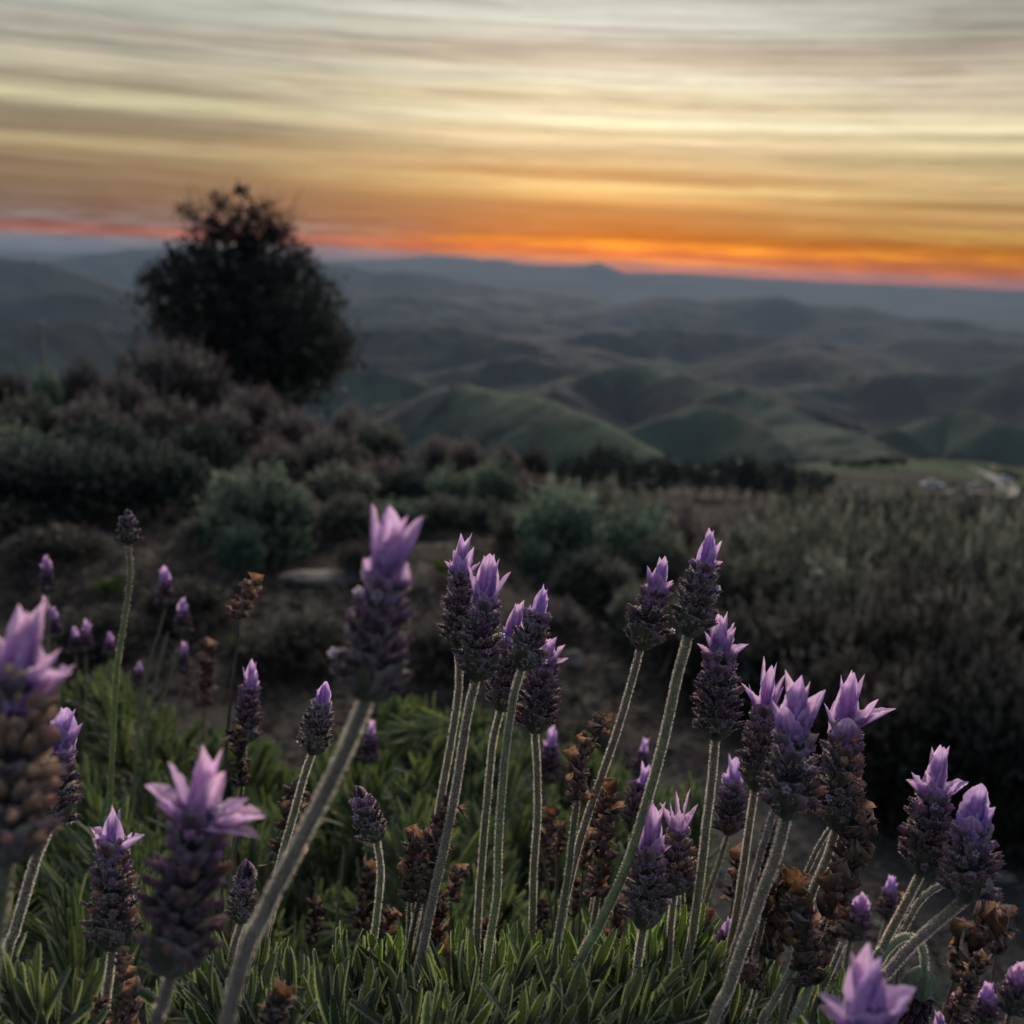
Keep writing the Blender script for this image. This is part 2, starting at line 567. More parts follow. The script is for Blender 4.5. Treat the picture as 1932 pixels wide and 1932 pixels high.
def height(X, Y, full=True):
    X, Y = np.asarray(X, dtype=float), np.asarray(Y, dtype=float)
    r = np.hypot(X, Y)
    az = np.degrees(np.arctan2(X, Y))
    zl, zc, zr = np.interp(r, R_TAB, Z_L), np.interp(r, R_TAB, Z_C), np.interp(r, R_TAB, Z_R)
    a = np.clip(az / 21.0, -1, 1)
    z = np.where(a < 0, zc + (zl - zc) * (-a), zc + (zr - zc) * a)
    back = sstep(70, 130, np.abs(az))
    z = z * (1 - back) + back * (-0.75 - 0.03 * np.minimum(r, 60) - 0.35 * np.maximum(r - 60, 0).clip(0, 500))
    z = z + sstep(1.0, 4.0, r) * (1 - sstep(30, 60, r)) * (fbm(X * 0.55, Y * 0.55, 3) * 0.30 + fbm(X * 2.3, Y * 2.3, 9, 3) * 0.14)
    z = z + sstep(0.4, 1.0, r) * (1 - sstep(10, 20, r)) * fbm(X * 9, Y * 9, 21, 3) * 0.03
    z = z + sstep(40, 150, r) * fbm(X * 0.02, Y * 0.02, 31) * 6
    if not full:
        return z
    base = -300 + 100 * fbm(X * 0.0011, Y * 0.0011, 41, 4)
    base = np.maximum(base, -330)
    h = base
    wx = X + 110 * fbm(X * 0.003, Y * 0.003, 61, 3)
    wy = Y + 110 * fbm(X * 0.003, Y * 0.003, 67, 3)
    for P, wd in RIDGES:
        d0 = np.hypot(P[:, 0].mean(), P[:, 1].mean())
        k = min(1.0, wd / 500.0)
        d, zc_ = seg_eval(X + (wx - X) * k * 0.5, Y + (wy - Y) * k * 0.5, P)
        spur = 1.0 + 1.1 * fbm(X / wd * 1.3, Y / wd * 1.3, int(d0) % 97, 3) * sstep(0.15, 0.8, d / wd)
        f = np.exp(-(d / (wd * 0.92 * spur)) ** 1.3)
        h = np.maximum(h, base + (zc_ - base) * f)
    rg = 1 - 2 * np.abs(fbm(X * 0.0013, Y * 0.0013, 131, 3, 0.45)) * 2.2
    rg2 = 1 - 2 * np.abs(fbm(X * 0.0058, Y * 0.0058, 151, 4, 0.5)) * 2.2
    amp = sstep(700, 1600, r) * (1 - sstep(6500, 10500, r) * 0.75)
    h = h + amp * ((rg - 0.75) * 30 + (rg2 - 0.75) * 11)
    h = h + sstep(10500, 12500, r) * (1 - sstep(13300, 14300, r)) * 38 * (fbm(X * 0.0011, Y * 0.0002, 171, 4, 0.6) - 0.12)
    wt = sstep(620, 950, r)
    return z * (1 - wt) + h * wt


def hits(px, py, rmin=1.0, rmax=900.0):
    """the point of the ground seen at a pixel"""
    v = ray(px, py)
    hh = math.hypot(v.x, v.y)
    rs_ = np.geomspace(rmin, rmax, 500)
    X, Y, Zr = v.x / hh * rs_, v.y / hh * rs_, v.z / hh * rs_
    Zg = height(X, Y, rmax > 600)
    below = np.nonzero(Zr <= Zg)[0]
    i = below[0] if len(below) else len(rs_) - 1
    return Vector((X[i], Y[i], Zg[i]))


def column(px, d):
    """ground point below picture column px (at the horizon row) at horizontal distance d"""
    v = ray(px, 900)
    hh = math.hypot(v.x, v.y)
    x, y = v.x / hh * d, v.y / hh * d
    return Vector((x, y, float(height(np.array([x]), np.array([y]), d > 600)[0])))


def build_terrain():
    az = np.concatenate([np.arange(-180, -34, 4.0), np.arange(-34, 34, 0.14), np.arange(34, 180.1, 4.0)])
    rr = np.concatenate([[0.0], np.geomspace(0.3, 30, 150)[:-1], np.geomspace(30, 450, 70)[:-1], np.geomspace(450, 15500, 300)])
    splits = [(0, 150, 'ground'), (149, 218, 'hillside'), (217, len(rr) - 1, 'hills')]
    A, R = np.meshgrid(np.radians(az), rr)
    X, Y = R * np.sin(A), R * np.cos(A)
    Z = height(X, Y)
    # cover: 1 = grass, 0 = woods
    g = fbm(X * 0.0052, Y * 0.0052, 71, 5, 0.6)
    g2 = fbm(X * 0.03, Y * 0.03, 75, 3)
    grass = sstep(0.02, 0.16, g + 0.25 * g2)
    d1, _ = seg_eval(X, Y, CRG1)
    r = np.hypot(X, Y)
    azd = np.degrees(np.arctan2(X, Y))
    g1 = (1 - sstep(60, 330, d1 + 160 * g2)) * sstep(-4.2, -1.6, azd + 5 * g2)
    d2, _ = seg_eval(X, Y, RIDGES[1][0][4:])
    g2m = (1 - sstep(20, 90, d2 + 60 * g2)) * 0.9
    d3, _ = seg_eval(X, Y, RIDGES[9][0])
    g3m = (1 - sstep(30, 150, d3 + 120 * g2)) * 0.8
    field = sstep(13.5, 15.5, azd + 6 * g2) * sstep(300, 340, r) * (1 - sstep(520, 600, r)) * (1 - sstep(0.05, 0.2, fbm(X * .012, Y * .03, 5, 3)))
    grass = np.maximum.reduce([grass * 0.75, g1, g2m, g3m, field])
    # canopy relief where wooded
    trees = sstep(0.02, 0.10, fbm(X * 0.045, Y * 0.045, 85, 3)) * sstep(-0.08, 0.12, fbm(X * 0.008, Y * 0.008, 87, 3))
    grass = grass * (1 - 0.9 * trees * sstep(500, 800, r))
    Z = Z + (1 - grass) * sstep(250, 600, r) * (fbm(X * 0.06, Y * 0.06, 81, 3) * 11 * (1 - sstep(3000, 9000, r) * 0.7))
    wood = np.array([0.002, 0.0055, 0.006])
    gcol = np.array([0.024, 0.046, 0.028])
    vv = (1 + 1.1 * fbm(X * 0.02, Y * 0.02, 91, 4))[..., None]
    col = (wood * (1 - grass[..., None]) + gcol * grass[..., None]) * vv
    col = col + (np.clip(g1, 0, 1) * (1 - sstep(15, 75, d1)))[..., None] * np.array([0.026, 0.027, 0.010])
    col = col + field[..., None] * np.array([-0.01, 0.0, -0.012])
    litter = np.array([0.019, 0.016, 0.0145])
    gravel = np.array([0.019, 0.020, 0.023])
    gm = (sstep(6, 14, azd + 10 * fbm(X * .9, Y * .9, 15, 3)) * (1 - sstep(3.2, 4.6, r)))[..., None]
    nearc = (litter * (1 - gm) + gravel * gm) * (1 + 1.3 * fbm(X * 5, Y * 5, 101, 4))[..., None]
    nf = (1 - sstep(25, 70, r))[..., None]
    col = np.clip(col * (1 - nf) + nearc * nf, 0.004, 1)
    na = len(az)
    global ZMIN, ZMAX
    ZMIN, ZMAX = float(Z.min()), max(float(Z.max()), 4.0)
    for i0, i1, name in splits:
        m, n = bpy.data.materials.get(name + '_surface'), None
        mb = MB()
        V = np.stack([X[i0:i1 + 1], Y[i0:i1 + 1], Z[i0:i1 + 1]], -1).reshape(-1, 3)
        mb.add(V, grid_faces_np(i1 - i0 + 1, na), col[i0:i1 + 1].reshape(-1, 3))
        o = mb.obj(name, M_GROUND if name == 'ground' else M_HILL)
        o['kind'] = 'structure'


def grid_faces_np(a, b):
    i = np.arange(a - 1)[:, None] * b
    j = np.arange(b - 1)[None, :]
    q = np.stack([i + j, i + j + 1, i + b + j + 1, i + b + j], -1).reshape(-1, 4)
    return q[:, ::-1]


def ground_mat():
    m, n = new_mat('ground_surface')
    at_ = n.new('ShaderNodeAttribute')
    at_.attribute_name = 'tint'
    g = n.new('ShaderNodeTexCoord')
    a = n.noise(g.outputs['Object'], 9.0, 6.0, 0.65)
    b = n.noise(g.outputs['Object'], 70.0, 4.0, 0.6)
    vo = n.new('ShaderNodeTexVoronoi')
    n.link(g.outputs['Object'], vo.inputs['Vector'])
    vo.inputs['Scale'].default_value = 38.0
    v = n.math('MULTIPLY', n.math('ADD', 0.35, n.math('MULTIPLY', a, 1.3)), n.math('ADD', 0.45, n.math('MULTIPLY', b, 1.1)))
    col = n.mix(1.0, at_.outputs['Color'], n.comb(v, v, v), 'MULTIPLY')
    pale = n.smooth(b, 0.64, 0.72)
    col = n.mix(n.math('MULTIPLY', pale, 0.6), col, (0.13, 0.115, 0.10))
    p = n.new('ShaderNodeBsdfPrincipled')
    n.link(col, p.inputs['Base Color'])
    p.inputs['Roughness'].default_value = 0.95
    p.inputs['Specular IOR Level'].default_value = 0.1
    bu = n.new('ShaderNodeBump')
    bu.inputs['Distance'].default_value = 0.03
    bu.inputs['Strength'].default_value = 0.9
    n.link(n.math('ADD', a, n.math('MULTIPLY', vo.outputs[0], 0.5)), bu.inputs['Height'])
    n.link(bu.outputs[0], p.inputs['Normal'])
    o = n.new('ShaderNodeOutputMaterial')
    n.link(p.outputs[0], o.inputs[0])
    return m


def hill_mat():
    m, n = new_mat('hill_surface')
    at_ = n.new('ShaderNodeAttribute')
    at_.attribute_name = 'tint'
    g = n.new('ShaderNodeTexCoord')
    a = n.noise(g.outputs['Object'], 0.012, 8.0, 0.62)
    b = n.noise(g.outputs['Object'], 0.11, 4.0, 0.6)
    v = n.math('MULTIPLY', n.math('ADD', 0.3, n.math('MULTIPLY', a, 1.4)), n.math('ADD', 0.5, n.math('MULTIPLY', b, 1.0)))
    col = n.mix(1.0, at_.outputs['Color'], n.comb(v, v, v), 'MULTIPLY')
    p = n.new('ShaderNodeBsdfPrincipled')
    n.link(col, p.inputs['Base Color'])
    p.inputs['Roughness'].default_value = 1.0
    p.inputs['Specular IOR Level'].default_value = 0.05
    bu = n.new('ShaderNodeBump')
    bu.inputs['Distance'].default_value = 6.0
    bu.inputs['Strength'].default_value = 0.8
    n.link(b, bu.inputs['Height'])
    n.link(bu.outputs[0], p.inputs['Normal'])
    o = n.new('ShaderNodeOutputMaterial')
    n.link(p.outputs[0], o.inputs[0])
    return m


M_GROUND, M_HILL = ground_mat(), hill_mat()
build_terrain()

# ------------------------------------------------------------------ air
hz = MB()
hx, hy0, hy1, hzb, hzt = 15800.0, -15800.0, 15800.0, ZMIN - 1.0, ZMAX + 1.5
hv = [(sx * hx, sy, sz) for sz in (hzb, hzt) for sx, sy in ((-1, hy0), (1, hy0), (1, hy1), (-1, hy1))]
hz.add(hv, [(3, 2, 1, 0), (4, 5, 6, 7), (0, 1, 5, 4), (1, 2, 6, 5), (2, 3, 7, 6), (3, 0, 4, 7)], (1, 1, 1))
m_haze, n = new_mat('evening_air')
pv = n.new('ShaderNodeVolumePrincipled')
pv.inputs['Color'].default_value = (0.33, 0.44, 0.58, 1)
pv.inputs['Density'].default_value = 7.4e-5
pv.inputs['Anisotropy'].default_value = 0.0
no = n.new('ShaderNodeOutputMaterial')
n.link(pv.outputs[0], no.inputs['Volume'])
haze = hz.obj('haze', m_haze, smooth=False)
haze['kind'] = 'stuff'
haze['label'] = 'thin evening haze lying over the valleys'
haze['category'] = 'haze'


# ------------------------------------------------------------------ colours (linear base colours)
LILAC = (0.70, 0.50, 0.88)
PINKISH = (0.86, 0.56, 0.80)
VIOLET = (0.36, 0.20, 0.60)
CAL_GREY = (0.040, 0.030, 0.026)
CAL_PURP = (0.036, 0.019, 0.030)
CAL_GREEN = (0.075, 0.082, 0.044)
STEM_GR = (0.13, 0.155, 0.065)
STEM_BR = (0.12, 0.10, 0.078)
HAIRC = (0.92, 0.85, 0.78)
BROWN = (0.150, 0.115, 0.090)
RUST = (0.20, 0.125, 0.075)


def npc(c):
    return np.array(c, dtype=float)


# ------------------------------------------------------------------ flower pieces
def petal_surface(base, u, v, a, th, L, W, tilt, bend, cup, rho, rs, na=9, nb=7, point=0.62, crink=0.05):
    """one petal-like bract: grid of points. th azimuth round the axis a, rho start radius"""
    r = math.cos(th) * u + math.sin(th) * v
    tg = -math.sin(th) * u + math.cos(th) * v
    t = np.linspace(0, 1, na)
    s = np.linspace(-1, 1, nb)
    phi = tilt + bend * t
    dl = L / (na - 1)
    rr = rho + np.concatenate([[0], np.cumsum(np.sin((phi[1:] + phi[:-1]) / 2) * dl)])
    zz = np.concatenate([[0], np.cumsum(np.cos((phi[1:] + phi[:-1]) / 2) * dl)])
    wd = (t + 0.10) ** 0.55 * (1 - t) ** point
    wd = wd / wd.max() * W / 2
    wd[-1] = W * 0.012
    nrm = r[None] * np.cos(phi)[:, None] - a[None] * np.sin(phi)[:, None]
    cr = rs.normal(0, crink, (na, nb)) * wd[:, None]
    edge = cr * (np.abs(s)[None] ** 1.5) * 2.0 + 0.4 * cr
    mid = -0.10 * W * (1 - np.abs(s))[None] ** 2 * np.sin(np.pi * t)[:, None]
    P = (base[None, None] + r[None, None] * rr[:, None, None] + a[None, None] * zz[:, None, None]
         + tg[None, None] * (s[None] * wd[:, None])[..., None]
         - nrm[:, None, :] * (cup * (s ** 2)[None] * wd[:, None] * 1.4 + edge + mid)[..., None])
    return P, t, s


def petal_cols(t, s, c0, c1, edge, rs):
    c = npc(c0)[None, None] * (1 - t)[:, None, None] + npc(c1)[None, None] * t[:, None, None]
    vein = 1 - 0.42 * np.exp(-(s / 0.13) ** 2) - 0.22 * np.exp(-((np.abs(s) - 0.5) / 0.13) ** 2)
    c = c * vein[None, :, None] * rs.uniform(0.93, 1.07, (len(t), len(s), 1))
    e = (np.abs(s) > 0.93)[None, :, None] * 1.0
    return c * (1 - e * edge) + e * edge * npc((0.66, 0.58, 0.66))


_seg = 7
_prof_y = np.array([0, .18, .40, .62, .80, .91, .975, 1.0])
_prof_r = np.array([.45, .82, 1.02, 1.08, .98, .74, .42, .10])
_an = np.arange(_seg) * 2 * np.pi / _seg
CAL_V = np.stack([np.outer(_prof_r, np.cos(_an)), np.repeat(_prof_y[:, None], _seg, 1), np.outer(_prof_r, np.sin(_an))], -1)
CAL_V[5:7, :, 1] += (0.16 * (np.cos(_an * 2.5) > 0.3))[None]
CAL_V = CAL_V.reshape(-1, 3)
CAL_F = grid_faces(8, _seg, True)
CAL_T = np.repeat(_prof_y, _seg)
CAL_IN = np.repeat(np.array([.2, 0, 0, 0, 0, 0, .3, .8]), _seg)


def calyces(mb, items, rs, hair=0, hl=0.00072):
    """items: (base point, direction, length, radius, colour)"""
    k = len(items)
    Rm, T, cc = np.zeros((k, 3, 3)), np.zeros((k, 3)), np.zeros((k, len(CAL_V), 3))
    for i, (b, d, L, r, c) in enumerate(items):
        x, z, y = frame(d)
        Rm[i] = np.stack([x * r, y * L, z * r], 1)
        T[i] = b
        g = 0.65 + 2.4 * CAL_T ** 4  # pale felt tips, brightened in the colour to stand in for rim light
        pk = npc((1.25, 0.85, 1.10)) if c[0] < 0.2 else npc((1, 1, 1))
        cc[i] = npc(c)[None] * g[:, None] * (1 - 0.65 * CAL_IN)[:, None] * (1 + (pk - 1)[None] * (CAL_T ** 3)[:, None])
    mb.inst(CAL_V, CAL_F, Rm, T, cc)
    if hair:
        tt = rs.uniform(0.05, 1.0, (k, hair))
        th = rs.uniform(0, 2 * np.pi, (k, hair))
        rad = np.interp(tt, _prof_y, _prof_r)
        loc = np.stack([rad * np.cos(th), tt, rad * np.sin(th)], -1)
        W = np.einsum('kij,khj->khi', Rm, loc) + T[:, None]
        nl = np.stack([np.cos(th), tt * 0.5 + 0.15, np.sin(th)], -1)
        Rn = Rm / np.linalg.norm(Rm, axis=1)[:, None, :]
        N = np.einsum('kij,khj->khi', Rn, nl)
        hairs(mb, W.reshape(-1, 3), N.reshape(-1, 3), hl, 0.00013, npc(HAIRC), 1, rs)


def curl_hair(P, rs, hl, mb, n, col=HAIRC):
    """down along the edge points of a petal grid"""
    na, nb, _ = P.shape
    E = np.concatenate([P[:, 0], P[:, -1]])
    I = np.concatenate([P[:, 0] - P[:, 1], P[:, -1] - P[:, -2]])
    I /= np.linalg.norm(I, axis=1)[:, None] + 1e-9
    i = rs.integers(0, len(E), n)
    j = np.clip(i + 1, 0, len(E) - 1)
    ok = (j % na != 0)
    i, j = i[ok], j[ok]
    f = rs.uniform(0, 1, (len(i), 1))
    hairs(mb, E[i] * (1 - f) + E[j] * f, I[i], hl, 0.00007, npc(col), 1, rs)


ALLTHINGS = []


def build_stem(t, o0, P3, r, c_top, c_bot, hair, rs, square=0.10, name='stem', n=40):
    Pc = catmull(P3, n)
    wob = rs.normal(0, 0.00003, Pc.shape)
    wob[0] = 0
    Pc = Pc + wob
    k = np.linspace(0, 1, n)[:, None]
    col = npc(c_top)[None] * (1 - k) ** 1.4 + npc(c_bot)[None] * (1 - (1 - k) ** 1.4)
    col = col * rs.uniform(0.88, 1.12, (n, 1))
    mb = MB()
    rad = r * 0.80 * np.linspace(0.92, 1.08, n)
    rad[0] *= 0.15
    rad[1] *= 0.8
    Pq, T, U, W = tube(mb, Pc, rad, col, 8 if r > 0.0008 else 6, 0, square)
    if hair:
        L = np.linalg.norm(np.diff(Pc, axis=0), axis=1).sum()
        m = int(hair * L * 1000)
        i = rs.integers(0, n - 1, m)
        f = rs.uniform(0, 1, (m, 1))
        th = rs.uniform(0, 2 * np.pi, (m, 1))
        N = np.cos(th) * U[i] + np.sin(th) * W[i]
        Pp = Pc[i] * (1 - f) + Pc[i + 1] * f + N * r * 0.9
        hairs(mb, Pp, N, 0.00048, 0.00010, npc(HAIRC), 1, rs)
    return mb.obj(name, [M_STEM, M_HAIR], t, origin=o0)


def flower(tip, base, w, d, stem, label, group='lavender flowers of the front bush', fp=0.36, npet=7, spread=0.35, lod=2,
           tone=0.0, pink=0.3, wide=(), sd=None, dtip=None, sw=None, cal=0.5, rust=0.0, bottom=None, cup=True, nflor=2,
           green_top=False, petw=0.40, rustk=1.0, name='lavender_flower', fresh=True):
    """a flowering lavender stalk. tip/base/stem in picture coordinates at depth d"""
    seed = int(tip[0] * 7 + tip[1] * 13) % 99991
    rs = np.random.default_rng(seed)
    B = np.array(at(base[0], base[1], d))
    Tp = np.array(at(tip[0], tip[1], dtip or d))
    L = float(np.linalg.norm(Tp - B))
    W = w * d / F * 0.99
    u, v, a = frame(Tp - B)
    dd = sd if sd is not None else d
    n = len(stem)
    sp = [B + a * L * 0.03] + [np.array(at(x, y, d + (dd - d) * (i + 1) / n)) for i, (x, y) in enumerate(stem)]
    # the stalk goes on down into the bush
    last, prev = sp[-1], sp[-2]
    dr = (last - prev) / np.linalg.norm(last - prev)
    dn = dr * 0.6 + np.array([0, 0, -0.4])
    sp.append(last + dn / np.linalg.norm(dn) * 0.07)
    o0 = sp[-1]
    t = thing(name, label, 'lavender flower', o0, group)
    r = (sw or max(9.0 * (0.33 / d), 5)) * d / F * 0.5 if sw is None else sw * d / F * 0.5
    hue = rs.uniform(0, 1)
    ctop = npc(STEM_BR) * 0.6 + npc(STEM_GR) * 0.4 + npc((0.025, -0.012, 0.012)) * hue
    cbot = npc(bottom) if bottom is not None else npc(STEM_GR) * 0.8 + npc(STEM_BR) * 0.2
    build_stem(t, o0, sp, r, ctop, cbot, {2: 40, 1: 8, 0: 0}[lod], rs, n=46 if lod == 2 else 24)

    Ls = L * (1 - fp)
    mb = MB()
    # core of the spike
    zz = np.linspace(0.02, 0.98, 9)
    cp = B[None] + a[None] * (zz * Ls)[:, None]
    cr_ = W * 0.26 * np.array([0.35, 0.8, 1, 1, 1, .95, .85, .75, .6])
    base_c = npc(CAL_GREY) * (1 - cal) + npc(CAL_PURP) * cal
    tube(mb, cp, cr_, base_c * 0.6, 9)
    nw = max(4, int(round(Ls / (W * 0.30))))
    items, flor = [], []
    nc = 11
    bracts = []
    for i in range(nw):
        ti = 0.13 + 0.87 * (i + 0.5) / nw
        env = (0.80 + 0.26 * math.sin(math.pi * min(1, ti * 1.1 + 0.12))) * (1 - 0.30 * max(0, ti - 0.62) / 0.38)
        off = rs.uniform(0, 1)
        for j in range(nc):
            th = (j + off + rs.uniform(-.18, .18)) / nc * 2 * math.pi
            rad = math.cos(th) * u + math.sin(th) * v
            ang = RAD(rs.uniform(48, 82)) * (1.05 - 0.38 * ti)
            dv = rad * math.sin(ang) + a * math.cos(ang)
            ln = W * 0.47 * env * rs.uniform(0.8, 1.12)
            pb = B + a * (ti * Ls - ln * 0.30 + rs.uniform(-.02, .02) * Ls) + rad * W * 0.11
            c = base_c * rs.uniform(0.5, 1.9) + npc(CAL_GREEN) * rs.uniform(0, 0.35) * (1 - ti)
            pq = max(0.0, (ti - 0.45) / 0.55) ** 1.5 * (0.5 + 0.5 * cal)
            c = c * (1 - 0.4 * pq) + (npc(VIOLET) * 0.16 + npc(PINKISH) * 0.12) * pq * rs.uniform(0.5, 1.4)
            if rust and rs.random() < rust:
                c = npc(RUST) * rs.uniform(0.4, 1.1) * rustk
            items.append((pb, dv, ln, W * 0.069 * rs.uniform(0.8, 1.3), c))
            if rs.random() < 0.5:
                flor.append((pb + dv * ln * 1.0, dv, ti, rad))
        for j in range(2):
            th = (i % 2) * math.pi / 2 + j * math.pi + rs.uniform(-.3, .3)
            bracts.append((ti, th))
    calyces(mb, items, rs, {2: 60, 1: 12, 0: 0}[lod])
    mb.obj('spike', [M_FUZZ, M_HAIR], t, origin=o0)
    # the broad bracts between the whorls
    for q, (ti, th) in enumerate(bracts):
        if lod == 0 and q % 2:
            continue
        m2 = MB()
        Lb, Wb = W * rs.uniform(0.34, 0.44), W * rs.uniform(0.34, 0.46)
        c0 = base_c * rs.uniform(0.8, 1.3) + npc(CAL_GREEN) * 0.3 * (1 - ti)
        c1 = base_c * 1.1 + npc(PINKISH) * (0.10 + 0.35 * max(0, ti - 0.5))
        if rust and rs.random() < rust:
            c0, c1 = npc(BROWN) * rustk, npc(RUST) * rustk
        P, tt, ss = petal_surface(B + a * (ti * Ls - Lb * 0.62), u, v, a, th, Lb * (1.25 if rustk > 1 else 1), Wb, RAD(24 if rustk == 1 else 42), RAD(10), 0.55, W * 0.24, rs, 6, 5, 0.5, 0.04)
        m2.add(P.reshape(-1, 3), grid_faces(6, 5), petal_cols(tt, ss, c0, c1, 0.3, rs).reshape(-1, 3))
        if lod == 2:
            curl_hair(P, rs, 0.0004, m2, 40)
        m2.obj('bract', [M_FUZZ, M_HAIR], t, origin=o0)
    # green cup of bracts under the spike
    if cup:
        for j in range(3):
            m2 = MB()
            th = j * 2.1 + rs.uniform(-.3, .3)
            Lb, Wb = W * rs.uniform(0.68, 0.84), W * rs.uniform(0.74, 0.9)
            P, tt, ss = petal_surface(B - a * L * 0.01, u, v, a, th, Lb, Wb, RAD(60), RAD(-56), 0.50, W * 0.03, rs, 9, 7, 0.42, 0.03)
            gcol = npc(CAL_GREEN) * rs.uniform(1.0, 1.4)
            m2.add(P.reshape(-1, 3), grid_faces(9, 7), petal_cols(tt, ss, gcol, gcol * 0.75 + base_c * 0.3, 0.35, rs).reshape(-1, 3))
            if lod == 2:
                curl_hair(P, rs, 0.0004, m2, 60)
            m2.obj('base_bract', [M_FUZZ, M_HAIR], t, origin=o0)
    # coloured bracts at the top
    Lp = L * fp
    top = B + a * Ls * 0.90
    n0 = npet + 2 if not green_top else 4
    for j in range(n0 + len(wide)):
        m2 = MB()
        if j < n0:
            inner = j < max(2, n0 * 0.4)
            th = j * 2.4 + rs.uniform(-.35, .35)
            tilt = RAD(rs.uniform(3, 12) if inner else rs.uniform(10, 30)) * (0.6 + spread)
            bend = RAD(rs.uniform(-8, 8) if inner else rs.uniform(-12, 60) * spread)
            ln = (Lp + Ls * 0.10) * (rs.uniform(0.84, 1.0) if inner else rs.uniform(0.42, 0.90))
            wd_ = W * petw * 1.15 * (rs.uniform(0.75, 1.15))
            rho, st = W * 0.07 * (0.6 if inner else 1.5), top - a * (0 if inner else rs.uniform(0, .24) * Ls)
        else:
            th_deg, tl, lf = wide[j - n0]
            # th_deg: direction in the picture plane, 0 = right, 180 = left, 90 = toward the viewer
            right = np.array(CM @ Vector((1, 0, 0)))
            toward = np.array(CM @ Vector((0, 0, 1)))
            want = right * math.cos(RAD(th_deg)) + toward * math.sin(RAD(th_deg))
            th = math.atan2(want @ v, want @ u)
            tilt, bend = RAD(tl * 0.75), RAD(tl * 0.35)
            ln, wd_ = Lp * lf, W * petw * 1.3
            rho, st = W * 0.10, top - a * rs.uniform(0.0, 0.06) * Ls
        pk = min(1, max(0, pink + rs.uniform(-.3, .3)))
        c1 = npc(LILAC) * (1 - pk) + npc(PINKISH) * pk
        c0 = npc(VIOLET) * 0.8 + c1 * 0.2
        if green_top:
            c0, c1 = npc(CAL_GREY) * 1.3, npc(CAL_GREY) * 1.2 + npc(VIOLET) * 0.2
        k = rs.uniform(0.85, 1.1)
        P, tt, ss = petal_surface(st, u, v, a, th, ln, wd_, tilt, bend, rs.uniform(0.15, 0.45), rho, rs, 15, 9, rs.uniform(0.7, 1.15), 0.045)
        m2.add(P.reshape(-1, 3), grid_faces(15, 9), petal_cols(tt, ss, c0 * k, c1 * k, 0.45, rs).reshape(-1, 3))
        m2.obj('petal', [M_PETAL, M_HAIR], t, origin=o0)
    # small open florets
    if nflor and flor and lod > 0:
        toward = -np.array(CM @ Vector((0, 0, -1)))
        side = [f for f in flor if f[3] @ toward > -0.15]
        for q in range(min((nflor + 1) // 2, len(side))):
            p, dv, ti, rad = side[rs.integers(0, len(side))]
            x, z, y = frame(dv * 0.5 + toward * 0.9 + a * 0.2)
            m2 = MB()
            R5 = 0.00095
            vs, fs = [p + y * 0.0006], []
            for k5 in range(5):
                a0 = k5 * 2 * math.pi / 5
                b_ = len(vs)
                for da, rr_, up in ((-.38, .55, .8), (-.42, .92, 1.1), (0, 1.12, 1.2), (.42, .92, 1.1), (.38, .55, .8)):
                    vs.append(p + (x * math.cos(a0 + da) + z * math.sin(a0 + da)) * R5 * rr_ + y * 0.0008 * up)
                fs += [(0, b_, b_ + 1), (0, b_ + 1, b_ + 2), (0, b_ + 2, b_ + 3), (0, b_ + 3, b_ + 4)]
            cc = np.tile(npc((0.66, 0.64, 0.78)), (len(vs), 1))
            cc[0] = (0.12, 0.06, 0.22)
            m2.add(np.array(vs), np.array(fs), cc)
            m2.obj('floret', M_PETAL, t, origin=o0)
    ALLTHINGS.append(t)
    return t


